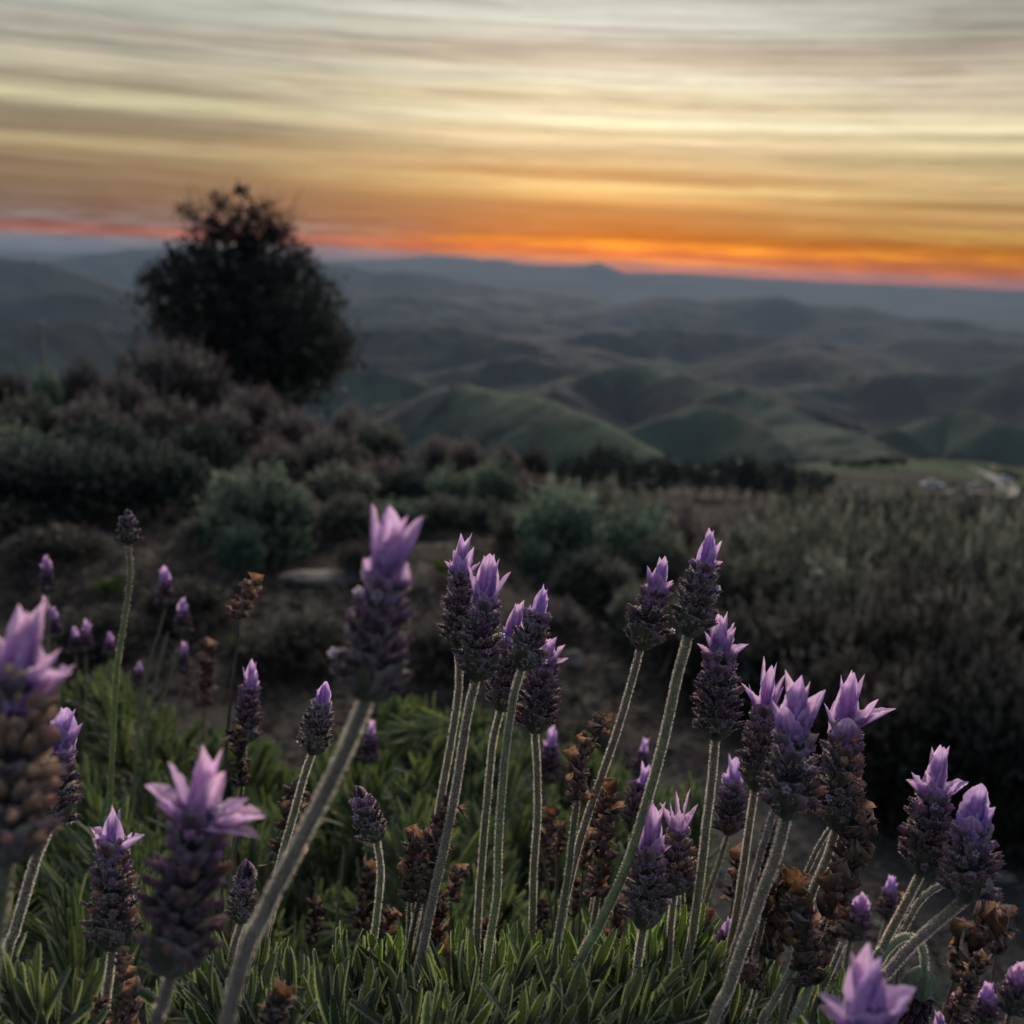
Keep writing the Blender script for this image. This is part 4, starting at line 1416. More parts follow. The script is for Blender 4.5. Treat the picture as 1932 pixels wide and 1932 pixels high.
# ------------------------------------------------------------------ the dark tree
def big_tree():
    rs = np.random.default_rng(5)
    D = 26.0
    base = column(478, D)
    loc = (base.x, base.y, base.z - 0.1)
    t = thing('evergreen_tree', 'big dark tree with a sparse twiggy top standing on the hilltop against the sunset', 'tree', loc)

    def W(px, py, dz=0.0):
        v = ray(px, py)
        k = (D + dz) / math.hypot(v.x, v.y)
        return np.array([v.x * k, v.y * k, v.z * k])
    m = 1 / F * D
    blobs = [  # px, py, radius px, depth offset, density
        (455, 515, 56, 0, .9), (400, 490, 42, .6, .8), (510, 488, 42, -.5, .8), (455, 470, 44, 0, .75), (345, 500, 32, .2, .7), (560, 505, 30, .3, .7), (420, 445, 26, .1, .5), (488, 450, 28, .1, .5), (360, 520, 48, -.4, .9), (325, 530, 40, .3, .7),
        (560, 520, 34, .3, .8), (300, 560, 34, -.3, .8), (385, 590, 92, -1, 1.1), (480, 590, 100, 0, 1.2), (560, 585, 66, .6, 1.0),
        (610, 620, 52, -.4, .9), (640, 655, 36, .2, .8), (575, 665, 76, -.6, 1.1), (485, 680, 90, 0, 1.2), (400, 660, 80, .4, 1.0),
        (620, 700, 44, .5, .9), (540, 735, 56, -.3, 1.0), (320, 600, 44, .6, .9), (470, 640, 110, 1.2, 1.2), (520, 630, 90, -1.3, 1.1),
        (450, 455, 34, .2, .45), (475, 430, 30, -.2, .45), (415, 440, 24, .2, .3), (505, 440, 24, .3, .3), (525, 460, 22, 0, .35),
        (470, 395, 16, 0, .25), (430, 400, 18, .2, .22), (500, 405, 18, .1, .25), (385, 430, 20, 0, .25), (350, 400, 10, 0, .15), (545, 440, 16, .1, .2), (415, 375, 12, 0, .12), (455, 365, 9, 0, .12), (520, 425, 12, 0, .2), (365, 460, 18, .1, .3), (565, 480, 16, .1, .3), (385, 475, 30, .1, .5), (290, 520, 22, .2, .5), (600, 555, 30, 0, .5), (650, 690, 26, .2, .5)]
    mb = MB()
    tr = [W(485, 790), W(482, 720), W(476, 640), W(470, 560), W(462, 490), W(468, 430), W(474, 385)]
    tr[0] = np.array([base.x, base.y, base.z - 0.2])
    Pt = catmull(tr, 24)
    tube(mb, Pt, np.linspace(0.24, 0.02, 24), npc((0.030, 0.024, 0.020)), 9)
    mb.obj('trunk', M_WOOD, t, origin=loc)
    for (px, py, r, dz, de) in blobs[:24]:
        mb = MB()
        e = W(px, py, dz)
        st = Pt[min(23, max(3, int(np.argmin(np.linalg.norm(Pt - e, axis=1)) - 3)))]
        tube(mb, catmull([st, (st + e) / 2 + rs.normal(0, .12, 3), e], 8), np.linspace(0.07, 0.015, 8), npc((0.028, 0.022, 0.018)), 5)
        mb.obj('limb', M_WOOD, t, origin=loc)
    # twigs standing out of the top
    mb = MB()
    for q in range(110):
        x0, y0 = rs.uniform(365, 550), rs.uniform(395, 480)
        dx = (x0 - 465) * rs.uniform(0.1, 0.5)
        a, b = W(x0, y0, rs.uniform(-.5, .5)), W(x0 + dx + rs.uniform(-14, 14), y0 - rs.uniform(15, 62), rs.uniform(-.5, .5))
        mid = (a + b) / 2 + rs.normal(0, .06, 3)
        tube(mb, catmull([a, mid, b], 6), np.linspace(0.012, 0.004, 6), npc((0.03, 0.024, 0.02)), 4)
    o = mb.obj('twigs', M_WOOD, t, origin=loc)
    o['kind'] = 'stuff'
    mb = MB()
    Ps, Ds = [], []
    for (px, py, r, dz, de) in blobs:
        c = W(px, py, dz)
        R = r * m
        R = R * 0.92
        n = int(1400 * de * (r / 60.0) ** 2) + 80
        # small sprays on the outside of every clump
        k = max(16, n // 26)
        dirs = rs.normal(size=(k, 3))
        dirs /= np.linalg.norm(dirs, axis=1)[:, None]
        cen = c + dirs * R * rs.uniform(0.35, 1.45, (k, 1)) * np.array([1, 1, 0.9])
        for q in range(k):
            nn = n // k + 1
            Ps.append(cen[q] + rs.normal(0, 0.10 if de > .6 else .06, (nn, 3)))
            Ds.append(rs.normal(size=(nn, 3)) + dirs[q] * 1.2 + np.array([0, 0, .3]))
    P, Dv = np.concatenate(Ps), np.concatenate(Ds)
    # a sprinkling along the twigs
    Dv /= np.linalg.norm(Dv, axis=1)[:, None]
    ln = rs.uniform(0.06, 0.14, (len(P), 1))
    A = np.cross(Dv, rs.normal(size=P.shape))
    A /= np.linalg.norm(A, axis=1)[:, None]
    V = np.stack([P, P + Dv * ln * .5 + A * ln * .34, P + Dv * ln, P + Dv * ln * .5 - A * ln * .26], 1).reshape(-1, 3)
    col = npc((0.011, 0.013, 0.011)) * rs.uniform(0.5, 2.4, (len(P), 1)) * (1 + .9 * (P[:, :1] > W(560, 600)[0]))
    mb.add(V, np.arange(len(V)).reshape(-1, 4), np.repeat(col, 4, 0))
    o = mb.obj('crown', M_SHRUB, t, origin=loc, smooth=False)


big_tree()


# ------------------------------------------------------------------ trees in the valley below
def valley_tree_mesh(seed):
    rs = np.random.default_rng(seed)
    mb = MB()
    n = 700
    cl = rs.normal(size=(16, 3))
    cl /= np.linalg.norm(cl, axis=1)[:, None]
    cl = cl * np.array([.30, .30, .24]) + np.array([0, 0, .58])
    P = cl[rs.integers(0, 16, n)] + rs.normal(0, .085, (n, 3))
    Dv = rs.normal(size=(n, 3))
    Dv /= np.linalg.norm(Dv, axis=1)[:, None]
    A = np.cross(Dv, rs.normal(size=P.shape))
    A /= np.linalg.norm(A, axis=1)[:, None]
    ln = rs.uniform(.05, .11, (n, 1))
    V = np.stack([P, P + Dv * ln * .5 + A * ln * .4, P + Dv * ln, P + Dv * ln * .5 - A * ln * .4], 1).reshape(-1, 3)
    mb.add(V, np.arange(len(V)).reshape(-1, 4), np.repeat(npc((.016, .024, .019)) * rs.uniform(.6, 1.6, (n, 1)), 4, 0))
    cr = mb.mesh('crown', M_SHRUB, False)
    mb = MB()
    tube(mb, [(0, 0, -.05), (0.01, 0, .3), (0, 0.01, .6)], [.03, .025, .012], npc((.03, .025, .02)), 6)
    return cr, mb.mesh('trunk', M_WOOD)


VT = [valley_tree_mesh(i) for i in range(3)]


def valley_tree(px, ytop, wpx, dist, label, group, var):
    g = column(px, dist)
    v = ray(px, ytop)
    h = v.z / math.hypot(v.x, v.y) * dist - g.z
    h = min(max(h, 4.0 if dist > 150 else 1.6), 14.0)
    t = thing('tree', label, 'tree', (g.x, g.y, g.z - 0.2), group)
    for nm, me in zip(('crown', 'trunk'), VT[var % 3]):
        link_obj(nm, me, t)
    wd = wpx / F * dist
    t.scale = (wd * 1.25, wd * 1.25, h * 1.05)
    t.rotation_euler.z = rnd.uniform(0, 6.28)
    return t


gv = 'dark trees in a belt below the hilltop'
xs = [1075, 1102, 1130, 1155, 1182, 1212, 1240, 1262, 1290, 1318, 1345, 1372, 1398, 1425, 1450, 1478, 1500, 1522, 1548]
tp = [868, 856, 850, 862, 858, 880, 872, 866, 885, 880, 882, 872, 868, 870, 882, 876, 890, 900, 896]
for i, (x, y) in enumerate(zip(xs, tp)):
    valley_tree(x, y - 12, rnd.uniform(50, 72), 215 + rnd.uniform(-25, 30), 'dark tree number %s from the left in the belt below the green spur' % (
        'one two three four five six seven eight nine ten eleven twelve thirteen fourteen fifteen sixteen seventeen eighteen nineteen'.split()[i]), gv, i)
gx = 'dark bushes on the steep slope behind the right hand shrubs'
nth = 'first second third fourth fifth sixth seventh eighth ninth tenth eleventh twelfth'.split()
for i in range(12):
    x = 1500 + i * 39 + rnd.uniform(-9, 9)
    valley_tree(x, 922 + rnd.uniform(-6, 8) + (6 if i > 5 else 0), rnd.uniform(60, 90), rnd.uniform(70, 120),
                'dark bush on the slope behind the right hand shrubs, %s from the left' % nth[i], gx, i)
gw = 'low dark trees along the green field'
for i, (x, y, nm) in enumerate([(1590, 902, 'leftmost'), (1622, 900, 'second'), (1652, 905, 'third'), (1682, 912, 'rightmost')]):
    valley_tree(x, y, 46, 330, 'low dark tree in front of the green field, %s of four' % nm, gw, i)
valley_tree(1905, 890, 34, 340, 'dark tree standing beside the parked cars at the pale yard', 'trees by the yard', 1)

# ------------------------------------------------------------------ farm yard, road, cars and houses far below
def boxv(mb, c, s, col, rz=0.0, taper=1.0):
    c, s = np.array(c, float), np.array(s, float) / 2
    V = []
    for z in (-1, 1):
        k = taper if z > 0 else 1
        for x, y in ((-1, -1), (1, -1), (1, 1), (-1, 1)):
            V.append((x * s[0] * k, y * s[1] * (k * .5 + .5), z * s[2]))
    V = np.array(V)
    cz, sz = math.cos(rz), math.sin(rz)
    V = np.stack([V[:, 0] * cz - V[:, 1] * sz, V[:, 0] * sz + V[:, 1] * cz, V[:, 2]], 1) + c
    mb.add(V, [(3, 2, 1, 0), (4, 5, 6, 7), (0, 1, 5, 4), (1, 2, 6, 5), (2, 3, 7, 6), (3, 0, 4, 7)], col)


def drape(name, path, width, col, lift):
    """a strip laid over the terrain along picture points"""
    pts = catmull([np.array(hits(x, y, 120, 900)) for x, y in path], 40)
    mb = MB()
    T = np.gradient(pts[:, :2], axis=0)
    T /= np.linalg.norm(T, axis=1)[:, None]
    N = np.stack([-T[:, 1], T[:, 0]], 1)
    w_ = np.interp(np.linspace(0, 1, 40), np.linspace(0, 1, len(width)), width)
    rows = []
    for s_ in np.linspace(-.5, .5, 9):
        xy = pts[:, :2] + N * (w_ * s_)[:, None]
        r = np.hypot(xy[:, 0], xy[:, 1])
        rows.append(np.stack([xy[:, 0], xy[:, 1], height(xy[:, 0], xy[:, 1]) + lift], 1))
    V = np.stack(rows, 1).reshape(-1, 3)
    rs = np.random.default_rng(3)
    mb.add(V, grid_faces(40, 9), npc(col) * rs.uniform(.8, 1.2, (len(V), 1)))
    o = mb.obj(name, M_ROCK)
    o['kind'] = 'structure'
    return o


drape('dirt_yard', [(1826, 884), (1850, 893), (1872, 905), (1900, 922), (1950, 945)], [1, 2.5, 4, 5, 6], (0.15, 0.138, 0.13), 0.5)
drape('dirt_road', [(1740, 934), (1790, 933), (1850, 931), (1960, 936)], [1, 2, 2.5, 2.5], (0.05, 0.046, 0.042), 0.4)


def car(px, py, col, label, rz):
    p = hits(px, py, 120, 900)
    p.z += 1.0
    t = thing('parked_car', label, 'car', p, 'cars parked at the pale farm yard')
    bm = MB()
    boxv(bm, (0, 0, .55), (4.3, 1.75, .55), col)
    boxv(bm, (0, 0, .36), (4.45, 1.70, .24), npc(col) * .8)
    boxv(bm, (0, 0, .82), (4.2, 1.70, .10), col, taper=.96)
    bm.obj('body', M_PAINT, t, smooth=False)
    bm = MB()
    boxv(bm, (-.15, 0, 1.14), (2.5, 1.60, .54), (.02, .025, .03), taper=.72)
    boxv(bm, (-.15, 0, 1.43), (1.75, 1.40, .05), col)
    bm.obj('cabin', M_GLASS, t, smooth=False)
    for x in (-1.35, 1.35):
        for y in (-.86, .86):
            w_ = MB()
            an = np.linspace(0, 2 * np.pi, 13)[:-1]
            ring = [np.stack([x + r * np.cos(an), np.full(12, yy), .32 + r * np.sin(an)], 1) for r, yy in ((.14, y - .1), (.32, y - .1), (.32, y + .1), (.14, y + .1))]
            w_.add(np.concatenate(ring), grid_faces(4, 12, True), (.015, .015, .015))
            w_.obj('wheel', M_PAINT, t)
    t.rotation_euler.z = rz
    return t


car(1892, 917, (.75, .76, .80), 'white car catching the light on the pale yard, lowest of the parked three', .3)
car(1873, 893, (.42, .24, .16), 'reddish car on the pale yard above the white one', 1.2)
car(1842, 931, (.28, .32, .30), 'grey green car on the dirt road left of the yard', .1)
car(1757, 930, (.52, .52, .58), 'pale grey car on the dirt road, farthest left', .0)


def house(px, py, dist, wd, dp, ht, label, rz, rooff=.45):
    g = column(px, dist)
    t = thing('farm_house', label, 'house', (g.x, g.y, g.z - .3), 'white farm buildings in the valley')
    wall, roof, wc = (.62, .62, .62), (.33, .32, .33), (.03, .035, .045)
    m = MB()
    boxv(m, (0, 0, ht / 2), (wd, dp, ht), wall)
    V = [(-wd / 2 + .01, -dp / 2, ht), (-wd / 2 + .01, dp / 2, ht), (-wd / 2 + .01, 0, ht + dp * rooff), (wd / 2 - .01, -dp / 2, ht), (wd / 2 - .01, dp / 2, ht), (wd / 2 - .01, 0, ht + dp * rooff)]
    m.add(V, [(0, 1, 2), (3, 5, 4)], wall)
    m.obj('wall', M_PAINT, t, smooth=False)
    m = MB()
    e = .4
    for s_ in (-1, 1):
        a0 = np.array([[-wd / 2 - e, s_ * (dp / 2 + e), ht - e * rooff * 2 + .05], [wd / 2 + e, s_ * (dp / 2 + e), ht - e * rooff * 2 + .05],
                       [wd / 2 + e, 0, ht + dp * rooff + .06], [-wd / 2 - e, 0, ht + dp * rooff + .06]])
        b0 = a0 + np.array([0, 0, .16])
        m.add(np.concatenate([a0, b0]), [(3, 2, 1, 0), (4, 5, 6, 7), (0, 1, 5, 4), (1, 2, 6, 5), (2, 3, 7, 6), (3, 0, 4, 7)], roof)
    m.obj('roof', M_PAINT, t, smooth=False)
    for x in (-wd * .3, wd * .02, wd * .34):
        m = MB()
        boxv(m, (x, -dp / 2 - .02, ht * .55), (1.1, .08, 1.2), wc)
        m.obj('window', M_GLASS, t, smooth=False)
    m = MB()
    boxv(m, (-wd * .14, -dp / 2 - .02, 1.0), (.95, .1, 2.0), (.12, .08, .06))
    m.obj('door', M_PAINT, t, smooth=False)
    t.rotation_euler.z = rz


house(1546, 870, 740, 11, 7, 3.4, 'small white farm house beyond the tree belt', .25)
house(1578, 872, 760, 6, 5, 2.4, 'tiny white shed right of the small white farm house', -.2)

# post, stone slab
g = column(90, 15.5)
t = thing('wooden_post', 'thin pale post standing among the shrubs at the far left', 'post', (g.x, g.y, g.z - .2))
v = ray(91, 612)
zt = v.z / math.hypot(v.x, v.y) * 15.5
m = MB()
tube(m, catmull([(0, 0, 0), (.01, 0, .9), (.0, .01, zt - g.z + .2)], 8), .028, (.20, .19, .18), 8)
m.obj('shaft', M_WOOD, t)
m = MB()
boxv(m, (0, 0, zt - g.z + .215), (.075, .075, .03), (.24, .23, .22))
m.obj('cap', M_WOOD, t, smooth=False)


def rock(px, py, wpx, hpx, label, seed, flat=.4, col=(.21, .21, .215)):
    p = hits(px, py, 1, 30)
    d = math.hypot(p.x, p.y)
    rs = np.random.default_rng(seed)
    bpy_m = MB()
    a, b = np.meshgrid(np.linspace(0, np.pi, 14), np.linspace(0, 2 * np.pi, 23)[:-1], indexing='ij')
    X, Y, Z = np.sin(a) * np.cos(b), np.sin(a) * np.sin(b), np.cos(a)
    k = 1 + .35 * fbm(X * 1.6 + seed, Y * 1.6 + Z * 1.9, seed, 4) + .14 * np.round(2.2 * fbm(X * 3 + Z, Y * 3, seed + 5, 3))
    V = np.stack([X * k, Y * k * .8, Z * k * 1.0], -1).reshape(-1, 3) * np.array([wpx / F * d / 2, wpx / F * d / 2.6, hpx / F * d / 2])
    bpy_m.add(V, grid_faces(14, 22, True), npc(col) * rs.uniform(.85, 1.15, (len(V), 1)))
    o = bpy_m.obj('stone', M_ROCK, None)
    o.location = p
    tag(o, label, 'stone')
    return o


rock(600, 1092, 150, 16, 'flat dull grey stone slab lying on the soil below the domed green bush', 4, col=(.045, .044, .046))
rock(1082, 1255, 40, 60, 'small upright pale stone on the soil behind the lavender stalks', 8, col=(.22, .19, .16))
rock(1650, 1500, 60, 26, 'small grey stone on the gravel at the right', 12, col=(.10, .10, .105))
rock(1890, 1660, 50, 24, 'grey stone on the gravel at the right edge', 15, col=(.12, .12, .12))


# ------------------------------------------------------------------ dry litter, twigs and weeds on the soil
def litter():
    rs = np.random.default_rng(77)
    mb = MB()
    n = 42000
    az = np.radians(rs.uniform(-32, 32, n))
    r = 1.1 * (11 / 1.1) ** rs.uniform(0, 1, n)
    X, Y = r * np.sin(az), r * np.cos(az)
    dens = fbm(X * 1.1, Y * 1.1, 201, 3)
    azd = np.degrees(az)
    keep = (dens > -0.12 + 0.25 * rs.uniform(0, 1, n) - 0.1) & ~((azd > 7) & (r < 3.4) & (rs.uniform(0, 1, n) < .8))
    X, Y, r = X[keep], Y[keep], r[keep]
    n = len(X)
    Z = height(X, Y, False)
    P = np.stack([X, Y, Z - .005], 1)
    th = rs.uniform(0, 6.28, n)
    el = rs.uniform(-.02, .75, n) ** 1.5
    el = np.nan_to_num(el, nan=0.02)
    D = np.stack([np.cos(th) * np.cos(el), np.sin(th) * np.cos(el), np.sin(el)], 1)
    ln = rs.uniform(.03, .14, (n, 1)) * (0.6 + 0.12 * r[:, None])
    A = np.cross(D, rs.normal(size=P.shape))
    A /= np.linalg.norm(A, axis=1)[:, None]
    wd = rs.uniform(.0012, .0035, (n, 1)) * (0.5 + .25 * r[:, None])
    up = rs.normal(0, .12, (n, 3)) * ln
    mid = P + D * ln * .5 + up
    V = np.stack([P - A * wd, P + A * wd, mid + A * wd, mid - A * wd], 1).reshape(-1, 3)
    V2 = np.stack([mid - A * wd, mid + A * wd, P + D * ln + A * wd * .3, P + D * ln - A * wd * .3], 1).reshape(-1, 3)
    pal = np.array([(.036, .030, .028), (.052, .042, .037), (.030, .026, .027), (.085, .070, .060), (.024, .022, .020)])
    c = np.repeat(pal[rs.integers(0, 5, n)] * rs.uniform(.6, 1.3, (n, 1)), 4, 0)
    mb.add(V, np.arange(n * 4).reshape(-1, 4), c)
    mb.add(V2, np.arange(n * 4).reshape(-1, 4), c)
    o = mb.obj('dry_litter', M_TWIG, smooth=False)
    tag(o, 'dry brown twigs and cut stalks littering the soil', 'dry twigs', None, 'stuff')
    # loose gravel
    mb = MB()
    n = 9000
    az = np.radians(rs.uniform(4, 34, n))
    r = .9 * (4.5 / .9) ** rs.uniform(0, 1, n)
    X, Y = r * np.sin(az), r * np.cos(az)
    Z = height(X, Y, False)
    s_ = rs.uniform(.002, .008, n) * (1 + (rs.uniform(0, 1, n) > .97) * 1.8)
    oct_ = np.array([(1, 0, 0), (0, 1, 0), (-1, 0, 0), (0, -1, 0), (0, 0, .7), (0, 0, -.7)], float)
    of = np.array([(0, 1, 4), (1, 2, 4), (2, 3, 4), (3, 0, 4), (1, 0, 5), (2, 1, 5), (3, 2, 5), (0, 3, 5)])
    R = rs.normal(0, 1, (n, 3, 3))
    R = np.linalg.qr(R)[0] * s_[:, None, None] * rs.uniform(.6, 1.3, (n, 3, 1))
    mb.inst(oct_, of, R, np.stack([X, Y, Z], 1), np.clip(npc((.030, .031, .035)) * rs.lognormal(0, .55, (n, 1)), 0, .4))
    o = mb.obj('loose_gravel', M_ROCK, smooth=False)
    tag(o, 'dark grey loose gravel on the bare ground at the right', 'gravel', None, 'stuff')


litter()


def weed(px, py, hpx, label, seed, col=(.06, .10, .02)):
    rs = np.random.default_rng(seed)
    p = hits(px, py, 1, 20)
    d = math.hypot(p.x, p.y)
    H = hpx / F * d
    t = thing('weed', label, 'weed', p, 'yellow green weeds on the soil')
    mb = MB()
    n = 90
    th = rs.uniform(0, 6.28, n)
    el = rs.uniform(.3, 1.4, n)
    P = np.stack([np.cos(th), np.sin(th), np.zeros(n)], 1) * rs.uniform(0, H * .5, (n, 1))
    D = np.stack([np.cos(th) * np.cos(el), np.sin(th) * np.cos(el), np.sin(el)], 1)
    A = np.cross(D, rs.normal(size=P.shape))
    A /= np.linalg.norm(A, axis=1)[:, None]
    ln = rs.uniform(.4, 1, (n, 1)) * H
    V = np.stack([P, P + D * ln * .5 + A * ln * .10, P + D * ln, P + D * ln * .5 - A * ln * .10], 1).reshape(-1, 3)
    mb.add(V, np.arange(n * 4).reshape(-1, 4), np.repeat(npc(col) * rs.uniform(.6, 1.5, (n, 1)), 4, 0))
    mb.obj('blades', M_SHRUB, t, smooth=False)


weed(330, 1150, 40, 'yellow green weed on the dark soil left of the dried head', 1)
weed(205, 1120, 36, 'yellow green weed below the grey bud at the left', 2)
weed(1275, 1095, 40, 'yellow green weed right of the tall lavender pair', 3)
weed(845, 1085, 40, 'bright weed on the soil between the big blurred flower and the tall pair', 4, (.08, .11, .02))
weed(1210, 1160, 36, 'dull weed on the soil right of the middle', 5, (.05, .07, .02))
weed(470, 1225, 44, 'dark green weed on the soil behind the dried brown head', 6, (.04, .07, .02))


# ------------------------------------------------------------------ the lavender flowers in focus
G1 = 'lavender flowers of the front bush'
G2 = 'small out of focus lavender flowers behind'
G3 = 'large blurred lavender flowers close to the lens'
# very near, blurred
flower((748, 952), (693, 1322), 132, .195, [(640, 1440), (570, 1580), (500, 1720), (440, 1880)], 'largest blurred lavender flower left of the middle with two upright pink petals',
       G3, fp=.36, npet=1, spread=.12, lod=2, pink=.6, sw=33, cal=.9, nflor=5, petw=.54, wide=((0, 17, 1.12), (180, 13, 1.2), (90, 12, .6), (200, 40, .5)), bottom=(.17, .145, .115))
flower((398, 1398), (325, 1838), 140, .20, [(305, 1900), (285, 1990)], 'blurred pink lavender flower at the lower left with wide drooping petals',
       G3, fp=.27, npet=5, spread=.3, lod=1, pink=.75, sw=29, cal=.85, nflor=2, petw=.40,
       wide=((0, 75, 1.0), (20, 88, 1.05), (180, 62, .95), (150, 60, .7), (-20, 55, .8)), bottom=(.15, .13, .10), rust=.08)
flower((52, 1128), (12, 1630), 150, .185, [(0, 1720), (-18, 1900)], 'big blurred lavender flower cut by the left edge, rusty brown below pale petals',
       G3, fp=.26, npet=7, spread=.5, lod=1, pink=.75, sw=34, cal=.2, rust=.65, nflor=0, petw=.46, rustk=1.9, wide=((0, 35, .8), (10, 70, .75), (180, 30, .9)))
flower((1625, 1780), (1650, 2080), 120, .20, [(1655, 2150), (1660, 2300)], 'blurred pale lilac lavender flower at the bottom right, petals spread open',
       G3, fp=.52, npet=7, spread=.55, lod=1, pink=.35, cal=.7, nflor=0, petw=.62, wide=((180, 45, .75), (0, 50, .75), (90, 40, .6), (200, 60, .6), (-20, 65, .7)))
# the focused ones
flower((874, 1000), (864, 1222), 64, .35, [(866, 1290), (856, 1370), (842, 1450), (828, 1530), (822, 1600), (800, 1730), (765, 1900)],
       'left flower of the tall pair in the middle, two side petals pointing out like horns', G1, fp=.34, npet=6, spread=.14, pink=.35, sw=15,
       wide=((180, 38, .62), (0, 42, .62)), cal=.45, nflor=3, bottom=(.15, .135, .10))
flower((926, 1042), (898, 1284), 84, .335, [(882, 1350), (869, 1430), (858, 1500), (840, 1590), (818, 1690), (793, 1810), (765, 1930)],
       'right flower of the tall pair in the middle, slightly lower and broader', G1, fp=.35, npet=7, spread=.22, pink=.35, sw=18,
       cal=.6, nflor=3, petw=.44, bottom=(.15, .14, .10))
flower((980, 1124), (944, 1342), 66, .36, [(930, 1400), (922, 1480), (911, 1600), (903, 1710), (897, 1830)],
       'lavender flower half hidden behind the grey one with a slim top in the middle', G1, fp=.38, npet=7, spread=.18, pink=.35, sw=15, cal=.6, nflor=2)
flower((1030, 1101), (984, 1264), 72, .325, [(970, 1310), (956, 1400), (948, 1480), (941, 1580), (938, 1680), (925, 1770), (912, 1880)],
       'grey green young flower with a slim lilac top, bright green stalk, in the middle', G1, fp=.32, npet=5, spread=.10, pink=.2, sw=16, cal=.25, nflor=1,
       petw=.36, bottom=(.14, .21, .05))
flower((1037, 1196), (1008, 1384), 72, .36, [(1013, 1450), (1014, 1540), (1007, 1640), (1004, 1760)],
       'dark flower with a pink petal pointing right, behind the slim topped one', G1, fp=.24, npet=5, spread=.3, pink=.6, sw=15, cal=.85, wide=((0, 55, 1.0), (0, 30, 1.2)), nflor=1)
flower((1256, 1043), (1207, 1226), 78, .34, [(1185, 1310), (1160, 1392), (1133, 1470), (1102, 1560), (1075, 1660), (1058, 1750), (1040, 1860)],
       'lavender flower leaning right, left one of the two tall flowers right of the middle', G1, fp=.36, npet=6, spread=.25, pink=.35, sw=15,
       wide=((180, 22, .85), (0, 35, .6)), cal=.5, nflor=4, bottom=(.15, .14, .10))
flower((1345, 990), (1299, 1202), 80, .325, [(1278, 1275), (1258, 1370), (1238, 1450), (1212, 1540), (1180, 1640), (1128, 1750), (1075, 1860)],
       'tallest lavender flower right of the middle, on a thick stalk turning green', G1, fp=.33, npet=5, spread=.10, pink=.25, sw=20, cal=.3,
       wide=((0, 50, .5),), nflor=3, petw=.42, bottom=(.15, .20, .07))
flower((1362, 1150), (1350, 1396), 84, .335, [(1342, 1480), (1332, 1560), (1322, 1650), (1305, 1770), (1275, 1910)],
       'dark purple flower under the tallest one, with splayed pink top petals', G1, fp=.32, npet=6, spread=.22, pink=.55, sw=17, cal=.85,
       wide=((0, 55, .75), (180, 48, .65), (0, 14, .95), (180, 10, 1.0)), nflor=2)
flower((1455, 1237), (1424, 1492), 70, .36, [(1414, 1555), (1402, 1640), (1386, 1740), (1355, 1890)],
       'lavender flower half hidden behind the big bright one at the right', G1, fp=.36, npet=5, spread=.2, pink=.4, sw=15, cal=.6,
       wide=((180, 42, .75), (0, 18, .95)), nflor=2)
flower((1508, 1264), (1484, 1546), 104, .285, [(1462, 1620), (1432, 1700), (1400, 1790), (1372, 1870), (1335, 1960)],
       'big bright lavender flower with a broad two lobed top, in front of its neighbour', G1, fp=.40, npet=7, spread=.2, pink=.4, sw=23, cal=.55,
       nflor=4, petw=.50, rust=.03, wide=((0, 30, .5),), bottom=(.15, .14, .085))
flower((1605, 1264), (1578, 1566), 92, .32, [(1560, 1620), (1530, 1690), (1505, 1790), (1480, 1900)],
       'lavender flower with one long petal pointing right and rusty patches below', G1, fp=.31, npet=7, spread=.3, pink=.55, sw=17, cal=.3,
       rust=.30, wide=((0, 62, 1.05), (0, 40, .7)), nflor=1, petw=.46)
flower((1776, 1400), (1738, 1652), 94, .32, [(1716, 1690), (1690, 1740), (1664, 1790), (1640, 1850)],
       'left flower of the leaning pair near the right edge, star shaped top', G1, fp=.36, npet=6, spread=.3, pink=.45, sw=17, cal=.5,
       wide=((0, 50, .8), (180, 40, .7), (180, 62, .6)), nflor=2, rust=.08, petw=.46)
flower((1846, 1470), (1822, 1702), 104, .30, [(1778, 1733), (1730, 1775), (1680, 1830), (1630, 1900)],
       'right flower of the leaning pair near the right edge, closed violet top', G1, fp=.36, npet=6, spread=.16, pink=.15, sw=21, cal=.6,
       nflor=2, petw=.52, wide=((0, 28, .75),), bottom=(.13, .10, .10))
flower((1387, 1420), (1374, 1576), 62, .42, [(1352, 1640), (1332, 1700), (1322, 1760)],
       'small softly blurred flower between the two longest straight stalks at the right', G1, fp=.34, npet=5, spread=.2, lod=1, pink=.25, sw=11, cal=.7, wide=((0, 40, .6), (180, 40, .5)))
flower((1284, 1480), (1272, 1688), 70, .34, [(1266, 1740), (1262, 1800), (1255, 1880)],
       'low lavender flower with three spread pink petals right of the thick green stalk', G1, fp=.40, npet=3, spread=.15, pink=.6, sw=14, cal=.35, rust=.15,
       wide=((180, 28, .85), (0, 26, .85)), nflor=1)
flower((1232, 1508), (1214, 1752), 86, .325, [(1204, 1810), (1196, 1880), (1185, 1960)],
       'dark low flower left of the three petalled one, brown withered below', G1, fp=.36, npet=5, spread=.25, pink=.45, sw=17, cal=.3, rust=.15,
       wide=((0, 8, 1.0), (0, 55, .5)), nflor=1)
flower((128, 1322), (92, 1566), 82, .285, [(68, 1620), (50, 1680), (30, 1750), (5, 1850)],
       'violet flower beside the big rusty one at the left edge', G1, fp=.36, npet=6, spread=.2, pink=.15, sw=20, cal=.95, nflor=0, petw=.5, wide=((0, 22, .85),), lod=2)
flower((214, 1516), (214, 1792), 88, .29, [(206, 1840), (198, 1900), (190, 1990)],
       'dark upright flower at the lower left with small violet tuft and one pale side petal', G1, fp=.24, npet=4, spread=.3, pink=.2, sw=18, cal=.25,
       wide=((0, 58, .95), (180, 42, .85), (180, 15, .6)), nflor=0, rust=.12)
